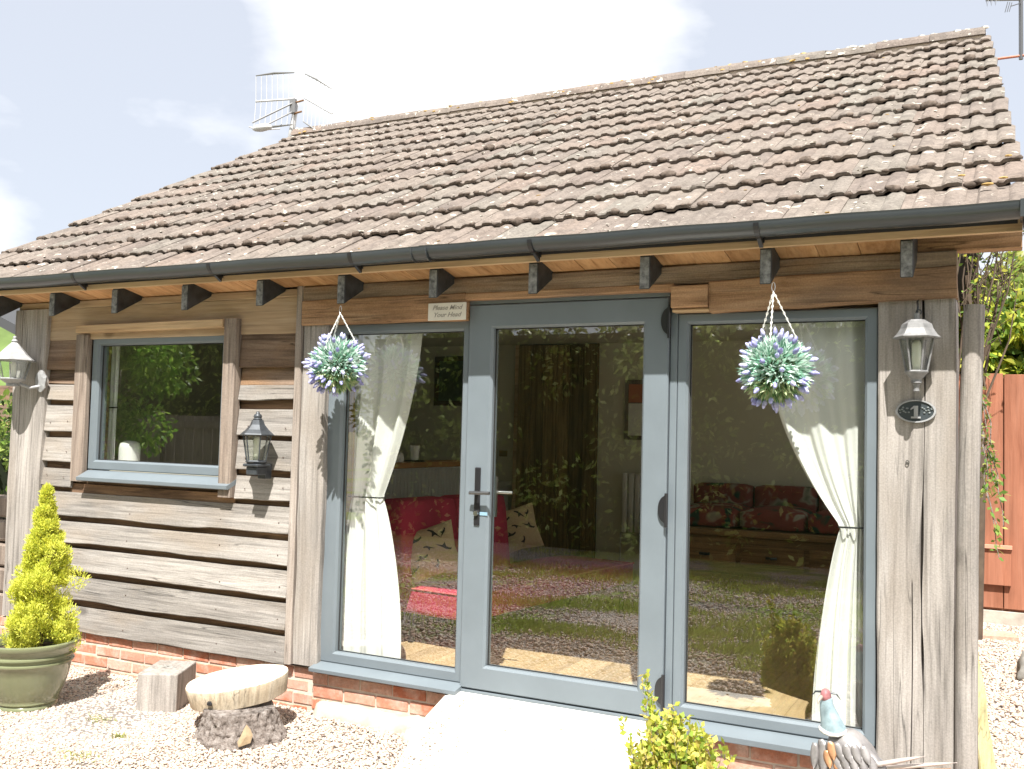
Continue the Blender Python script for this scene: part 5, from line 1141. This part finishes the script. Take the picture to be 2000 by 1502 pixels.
grid((-4.49, 3.45, 4.96), (1, .0, -.08), .54, .57, 7); grid((-3.89, 3.45, 4.82), (.85, .0, -.50), .43, .52, 7)
m_ = MB(); m_.tube([(-4.32, 3.5, 4.30), (-4.20, 3.5, 5.01)], [.036, .026], 12); m_.build('mast', M['aer'], AN, smooth=True)
m_ = MB(); m_.tube([(-4.21, 3.46, 4.90), (-4.56, 3.2, 4.64)], .009, 6); m_.tube([(-4.23, 3.46, 4.80), (-4.34, 3.2, 4.60)], .009, 6); m_.build('boom', M['aer_d'], AN)
m_ = MB(); m_.blob((-4.42, 3.2, 4.57), (.13, .05, .04), 3, 8, .1); m_.tube([(-4.60, 3.2, 4.60), (-4.42, 3.18, 4.54), (-4.26, 3.3, 4.57)], .008, 6); m_.build('receiver', M['aer'], AN, smooth=True)
m_ = MB(); m_.box(-4.265, -4.195, 3.44, 3.49, 4.78, 4.94); m_.build('clamp', M['aer_d'], AN, bevel=.006)
for (a, b_) in ((-4.20, 4.90), (-4.22, 4.78)):
    m_ = MB(); m_.tube([(a, 3.47, b_), (a + .10, 3.47, b_ + .01)], .010, 6); m_.build('bolt', plain('rusty_bolt', (.25, .14, .07), .7, .5), AN)
T2 = tag(empty('television_aerial', (2.76, 4.0, 4.53)), 'thin grey television aerial at the right end of the ridge', 'aerial')
m_ = MB(); m_.tube([(2.755, 4.0, 4.50), (2.752, 4.0, 5.75)], .016, 8); m_.build('mast', M['dark_steel'], T2)
m_ = MB(); m_.tube([(2.30, 3.98, 4.525), (2.80, 4.0, 4.53)], .011, 8); m_.build('bracket', plain('rusty_red_bar', (.40, .14, .08), .6), T2)
m_ = MB(); m_.tube([(2.755, 3.99, 4.985), (2.50, 3.9, 4.99)], .006, 6)
for i in range(3): x = 2.50 + i * .03; m_.tube([(x, 3.9, 5.02), (x + .012, 3.88, 4.93), (x + .024, 3.9, 5.02)], .004, 5)
for i in range(3): x = 2.66 + i * .015; m_.tube([(x, 3.9, 4.95 - i * .005), (x - .02, 3.88, 4.86)], .003, 5)
m_.tube([(2.755, 3.99, 4.96), (2.68, 3.9, 4.91)], .004, 5); m_.build('antenna', M['dark_steel'], T2)

# ================================================================== RIGHT SIDE
M['redwood'] = wood('red_brown_boards', (.27, .105, .06), (.325, .135, .08), (.36, .16, .10), 2, vary=.08, knots=False, grainy=.35)
shed = tag(empty('board_fence', (3.2, 5.7, GZ)), 'red brown vertical board fence behind the gravel strip', 'fence')
m_ = MB(); m_.box(2.05, 4.6, 5.735, 5.80, -.16, 2.05); m_.build('backing', M['redwood'], shed)
for i in range(13):
    x = 2.06 + i * .187; m_ = MB(); m_.box(x, x + .178, 5.70, 5.732, -.14, 2.08 - .01 * (i % 2)); m_.build('board', M['redwood'], shed, bevel=.004)
m_ = MB(); m_.box(2.41, 2.68, 5.655, 5.697, .08, .42); pt = m_.build('patch_board', M['redwood'], shed, bevel=.004)
m_ = MB(); m_.box(2.40, 2.69, 5.630, 5.692, .422, .455); m_.build('ledge', plain('faded_pink_ledge', (.55, .27, .18), .8), shed)
m_ = MB(); m_.box(2.0, 4.6, 5.66, 5.9, -.34, -.165); tag(m_.build('concrete_kerb', M['stone']), 'pale concrete footing under the red brown board fence', 'kerb')
m_ = MB(); m_.beam((2.60, .5, -.215), (2.37, 4.55, -.215), .09, .10, (0, 0, 1), 30, 9, .012, 1.2, .008); tag(m_.build('edging_timber', wood('greenish_timber', (.28, .24, .11), (.42, .37, .19), (.5, .45, .26), 1, vary=.05)), 'greenish timber edging laid along the cottage side wall', 'edging')
m_ = MB(); m_.blob((2.86, 3.35, -.2), (.14, .16, .15), 6, 12, .4); tag(m_.build('rock', M['grey_rock'], smooth=True), 'large grey rock lying on the gravel strip at the right', 'rock')
m_ = MB(); m_.box(2.42, 2.72, 4.75, 5.02, -.29, -.235, rot=.2); tag(m_.build('paving_brick', M['brick'], bevel=.006), 'worn brick paver lying before the fence footing', 'paver')

def leafcloud(P, D, size, pal, rs, asp=.5, droop=.1):
    n = len(P); L = rs.uniform(*size, n); Vv, Ff = leaves(P, D, L, L * asp, droop, rs); pal = np.array(pal); C_ = pal[rs.integers(0, len(pal), n)] * rs.uniform(.7, 1.25, (n, 1)); return Vv, Ff, C_
def tree(base, h, crown_c, crown_r, n, pal, label, seed, size=(.06, .11), trunk=.09, name='tree', group=None, clumps=40, asp=.5, mat=None, cat='tree', fill=.75, stems=6):
    rs = np.random.default_rng(seed); root = tag(empty(name, base), label, cat, group); cc = np.array(crown_c); cr_ = np.array(crown_r)
    cl = unit(rs.normal(size=(clumps, 3))) * rs.uniform(.35, 1.0, (clumps, 1)) ** .5; clc = cc + cl * cr_ * .85; clr = rs.uniform(.18, .38, clumps) * cr_.min()
    idx = rs.integers(0, clumps, n); d = unit(rs.normal(size=(n, 3))); P = clc[idx] + d * clr[idx, None] * rs.uniform(.3, 1, (n, 1)) ** .5; D = unit(d + rs.normal(scale=.7, size=(n, 3)) + np.array([0, 0, -.25]))
    Vv, Ff, C_ = leafcloud(P, D, size, pal, rs, asp); tone = rs.uniform(.6, 1.25, clumps); C_ = C_ * tone[idx][:, None]
    fast('crown', Vv, Ff, mat or M['leaf'], root, tuple(base), C_)
    m_ = MB(); b0 = Vector(base); top = Vector(crown_c)
    m_.tube([b0 - Vector((0, 0, .1)), b0.lerp(top, .4) + Vector((.05, 0, 0)), top], [trunk, trunk * .7, trunk * .35], 8)
    for i in range(stems):
        e = Vector(clc[i % clumps]); s_ = b0.lerp(top, rs.uniform(.3, .8)); m_.tube([s_, s_.lerp(e, .5) + Vector((0, 0, .1)), e], [trunk * .35, trunk * .22, trunk * .08], 5)
    m_.build('trunk', M['bark'], root, smooth=True); return root
M['leaf'] = leafmat('broad_leaf', (1, 1, 1), .38, .5)
YG = [(.52, .56, .07), (.38, .47, .08), (.60, .60, .10), (.22, .35, .07), (.15, .26, .06)]
DG = [(.14, .22, .04), (.26, .36, .07), (.06, .10, .03), (.46, .56, .16)]
# laurel like shrub above the fence
tree((2.9, 6.9, GZ), 3.2, (2.95, 6.75, 2.35), (1.05, .5, .85), 15000, YG, 'yellow green leafy shrub rising above the red brown fence', 31, (.09, .18), .05, 'tall_shrub', cat='shrub', clumps=80, asp=.42, stems=14)
tree((3.3, 10.5, GZ), 5, (3.6, 10.5, 3.0), (2.2, 1.0, 1.6), 9000, [(.30, .36, .08), (.20, .28, .07), (.44, .46, .14)], 'tall light green tree far behind the red brown fence', 32, (.12, .2), .10, clumps=50, stems=16)
# bare twiggy shrub right beside the post
tw = MB(); rs_ = random.Random(5)
tb = tag(empty('twiggy_shrub', (2.55, 4.6, GZ)), 'twiggy shrub with bare upright stems beside the right post', 'shrub')
LP, LD = [], []
for i in range(20):
    x0_, y0_ = 2.28 + rs_.uniform(-.05, .22), 4.9 + rs_.uniform(-.3, .3); p = Vector((x0_, y0_, 2.0 + rs_.uniform(-.25, .25))); e = p + Vector((rs_.uniform(-.05, .45), rs_.uniform(-.2, .2), rs_.uniform(1.0, 1.9))); mid = p.lerp(e, .5) + Vector((rs_.uniform(-.12, .12), 0, 0)); tw.tube([p, mid, e], [.012, .008, .002], 5)
    for q in range(5):
        a = p.lerp(e, rs_.uniform(.3, .95)); b_ = a + Vector((rs_.uniform(-.2, .25), rs_.uniform(-.1, .1), rs_.uniform(.1, .35))); tw.tube([a, b_], [.005, .0015], 4)
        for z_ in range(5): LP.append(tuple(a.lerp(b_, rs_.random()))); LD.append((rs_.uniform(-1, 1), rs_.uniform(-1, 1), rs_.uniform(-.2, .8)))
tw.tube([(2.42, 4.7, GZ), (2.45, 4.75, 1.2), (2.40, 4.8, 2.0), (2.33, 4.85, 2.9)], [.045, .04, .032, .02], 8); tw.build('stem', plain('brown_twig', (.085, .06, .04), .9, var=.3), tb)
rs2 = np.random.default_rng(77); V_, F_, C_ = leafcloud(np.array(LP), unit(np.array(LD)), (.04, .07), YG, rs2); fast('foliage', V_, F_, M['leaf'], tb, (2.55, 4.6, GZ), C_)
# trailing climber in front of the boards
cl = MB(); LP, LD = [], []
for i in range(7):
    p = Vector((2.42 + .012 * i, 3.9, 2.1 - .14 * i)); pts = [p]
    for q in range(9): p = p + Vector((rs_.uniform(-.01, .055), rs_.uniform(-.02, .02), -.13 + .03 * math.sin(q * 1.7 + i))); pts.append(p.copy())
    pts = pts[:5 + i % 4]; cl.tube(pts, [.006 - .0005 * j for j in range(len(pts))], 5)
    for q in range(34): k0 = rs_.randrange(len(pts) - 1); LP.append(tuple(pts[k0].lerp(pts[k0 + 1], rs_.random()) + Vector((rs_.uniform(-.03, .03), rs_.uniform(-.03, .03), 0)))); LD.append((rs_.uniform(-1, 1), rs_.uniform(-1, 1), rs_.uniform(-1, .2)))
ct = tag(empty('climber', (2.5, 3.9, GZ)), 'trailing leafy climber hanging in front of the red brown boards', 'climbing plant')
cl.tube([(2.42, 3.9, GZ), (2.40, 3.92, .8), (2.43, 3.9, 2.1)], [.014, .012, .008], 6); cl.build('stem', M['bark'], ct); V_, F_, C_ = leafcloud(np.array(LP), unit(np.array(LD)), (.04, .075), [(.16, .30, .06), (.26, .38, .09), (.40, .42, .12)], rs2, .5); fast('foliage', V_, F_, M['leaf'], ct, (2.5, 3.9, GZ), C_)

# ================================================================== LEFT SIDE (behind the left post)
def hedge(x0, x1, y0, y1, z1, n, pal, label, seed, size=(.05, .10), name='hedge', group=None, clumps=120, rough_=.35):
    rs = np.random.default_rng(seed); base = ((x0 + x1) / 2, (y0 + y1) / 2, GZ); root = tag(empty(name, base), label, 'hedge', group)
    c = np.stack([rs.uniform(x0, x1, clumps), rs.uniform(y0, y1, clumps), GZ + (z1 - GZ) * rs.uniform(0, 1, clumps) ** .8], 1); r_ = rs.uniform(.5, 1, clumps) * rough_; idx = rs.integers(0, clumps, n); d = unit(rs.normal(size=(n, 3))); P = c[idx] + d * r_[idx, None] * rs.uniform(.3, 1, (n, 1)) ** .4; P[:, 2] = np.maximum(P[:, 2], GZ)
    Vv, Ff, C_ = leafcloud(P, unit(d + rs.normal(scale=.6, size=(n, 3))), size, pal, rs); C_ = C_ * rs.uniform(.55, 1.3, clumps)[idx][:, None]; fast('foliage', Vv, Ff, M['leaf'], root, base, C_)
    m_ = MB(); m_.box(x0 + .25, x1 - .25, y0 + .25, y1 - .25, GZ, z1 - .5); m_.build('shade_core', plain('hedge_shade_' + str(seed), (.02, .03, .012), 1), root); return root  # solid near-black box puts the hedge's inner shade into colour
hedge(-8.6, -6.3, 1.6, 3.4, 1.5, 9000, DG + [(.2, .32, .06)], 'dark leafy hedge beyond the left corner post', 41)
m_ = MB(); m_.beam((-5.6, .75, .22), (-3.9, .75, .22), .14, .12, (0, -1, 0), 10, 5, .01); m_.beam((-5.6, .76, .02), (-3.9, .76, .02), .18, .14, (0, -1, 0), 10, 6, .01); m_.beam((-5.6, .75, .42), (-3.9, .75, .42), .12, .10, (0, -1, 0), 10, 7, .01)
lf = tag(empty('log_fence', (-4.7, .8, GZ)), 'rustic fence of stacked timbers left of the corner post', 'fence')
for i, (z, w) in enumerate(((-.16, .2), (.05, .2), (.26, .19), (.46, .18), (.66, .17))):
    q = MB(); q.beam((-5.8, .75, z), (-3.95, .75, z), w, .14, (0, -1, 0), 10, i, .012, 1.2, .02); q.build('rail', M['jamb'], lf)
for x in (-5.6, -4.15): q = MB(); q.box(x, x + .12, .9, 1.0, GZ, .8); q.build('fence_post', M['jamb'], lf)
nb = tag(empty('outbuilding', (-8.5, 6, GZ)), 'low outbuilding with a dark sloping roof edge beyond the left post', 'outbuilding')
m_ = MB(); m_.box(-11.5, -8.3, 4.6, 8, GZ, 1.9); m_.build('wall', M['board_brown'], nb)
m_ = MB(); vs = [(-11.8, 4.3, 3.5), (-7.6, 4.3, 1.95), (-7.6, 8.2, 1.95), (-11.8, 8.2, 3.5)]; m_.add(vs + [(x, y, z - .14) for x, y, z in vs], [(0, 1, 2, 3), (7, 6, 5, 4), (0, 4, 5, 1), (1, 5, 6, 2), (2, 6, 7, 3), (3, 7, 4, 0)]); m_.build('roof', plain('dark_slate', (.05, .052, .055), .7), nb)

# ================================================================== BEHIND THE CAMERA (what the glass mirrors)
hedge(-7.0, 7.0, -9.6, -8.4, 3.4, 42000, DG + [(.62, .70, .30)], 'long dark hedge across the drive, facing the cottage', 51, (.07, .14), clumps=420, rough_=.5)  # palest leaf colour stands in for sun glints on the leaves
for i, (x, y, hh, rr_) in enumerate(((-5.5, -10.8, 5.6, 2.1), (-2.2, -11.2, 6.0, 2.2), (.8, -10.9, 5.6, 2.0), (3.6, -11.3, 5.9, 2.2), (6.6, -10.6, 5.4, 1.9))):
    tree((x, y, GZ), hh, (x, y, hh - 1.4), (rr_, rr_, 1.7), 7000, DG + [(.16, .24, .06)], ['broad tree over the hedge, at its far left end', 'broad tree over the hedge, second from the left end', 'broad tree over the middle of the hedge', 'broad tree over the hedge, second from the right end', 'broad tree over the hedge, at its right end'][i], 60 + i, (.10, .18), .14, group='trees over the hedge', clumps=46)
GN = [(.18, .38, .05), (.28, .50, .07), (.40, .58, .11), (.11, .24, .04)]
tree((-8.0, -4.4, GZ), 4, (-7.6, -4.2, 2.3), (1.0, 1.0, 1.3), 12000, GN, 'bright green feathery conifer at the left of the drive', 71, (.05, .11), .09, 'conifer_tree', clumps=50)
hedge(-13.5, -9.5, -9.4, -8.6, 4.4, 14000, DG, 'tall dark hedge behind the timber gates', 52, (.08, .14), clumps=180, rough_=.5)
gt = tag(empty('timber_gates', (-10.0, -6.9, GZ)), 'pair of braced timber gates at the left end of the drive', 'gate')
gwood = wood('grey_gate_timber', (.14, .12, .10), (.24, .21, .18), (.33, .29, .25), 2)
for i in range(22):
    m_ = MB(); x = -12.0 + i * .20; m_.box(x, x + .185, -7.0, -6.97, GZ + .05, 1.55); m_.build('plank', gwood, gt)
for x in (-12.0, -9.85, -9.75, -7.7): m_ = MB(); m_.box(x, x + .1, -6.968, -6.90, GZ, 1.62); m_.build('gate_stile', gwood, gt)
for z in (.1, 1.35): m_ = MB(); m_.box(-11.9, -7.7, -6.966, -6.925, z, z + .12); m_.build('gate_rail', gwood, gt)
# grass tufts out on the drive
rs = np.random.default_rng(90); PP = []
for i in range(60):
    cx, cy = rs.uniform(-6, 4.2), -rs.uniform(2.3, 8.2); m = rs.integers(120, 420); s_ = rs.uniform(.15, .5); PP.append(np.stack([cx + rs.normal(scale=s_ * 1.5, size=m), cy + rs.normal(scale=s_ * .45, size=m), np.full(m, GZ)], 1))
for (xa, xb, ya, yb, m) in ((.2, 3.3, -3.75, -2.95, 15000), (.9, 3.2, -2.75, -2.35, 5000), (-2.2, .9, -4.5, -3.9, 6000), (-3.5, 2.0, -6.6, -6.0, 8000), (-1.2, .3, -3.0, -2.6, 2500), (1.0, 4.0, -5.6, -4.9, 5000)):
    cx = rs.uniform(xa, xb, m); cy = rs.uniform(ya, yb, m) + .15 * np.sin(cx * 2.3); PP.append(np.stack([cx + rs.normal(scale=.06, size=m), cy + rs.normal(scale=.07, size=m), np.full(m, GZ)], 1)[(np.sin(cx * 3.1 + cy * 5) + rs.normal(scale=.5, size=m)) > -.5])
P = np.concatenate(PP); keep = ~((np.abs(P[:, 0] - 2.7) < .5) & (np.abs(P[:, 1] + 4.8) < .6)); P = P[keep]; n = len(P); D = unit(rs.normal(scale=.45, size=(n, 3)) + np.array([0, 0, 1.0])); Vv, Ff = leaves(P, D, rs.uniform(.03, .08, n), rs.uniform(.006, .012, n), rs=rs); C_ = np.array([.36, .43, .10]) * rs.uniform(.6, 1.4, (n, 1))
tag(fast('grass', Vv, Ff, M['grass'], None, (0, 0, GZ), C_), 'patches of short green grass growing through the gravel drive', 'grass', kind='stuff')
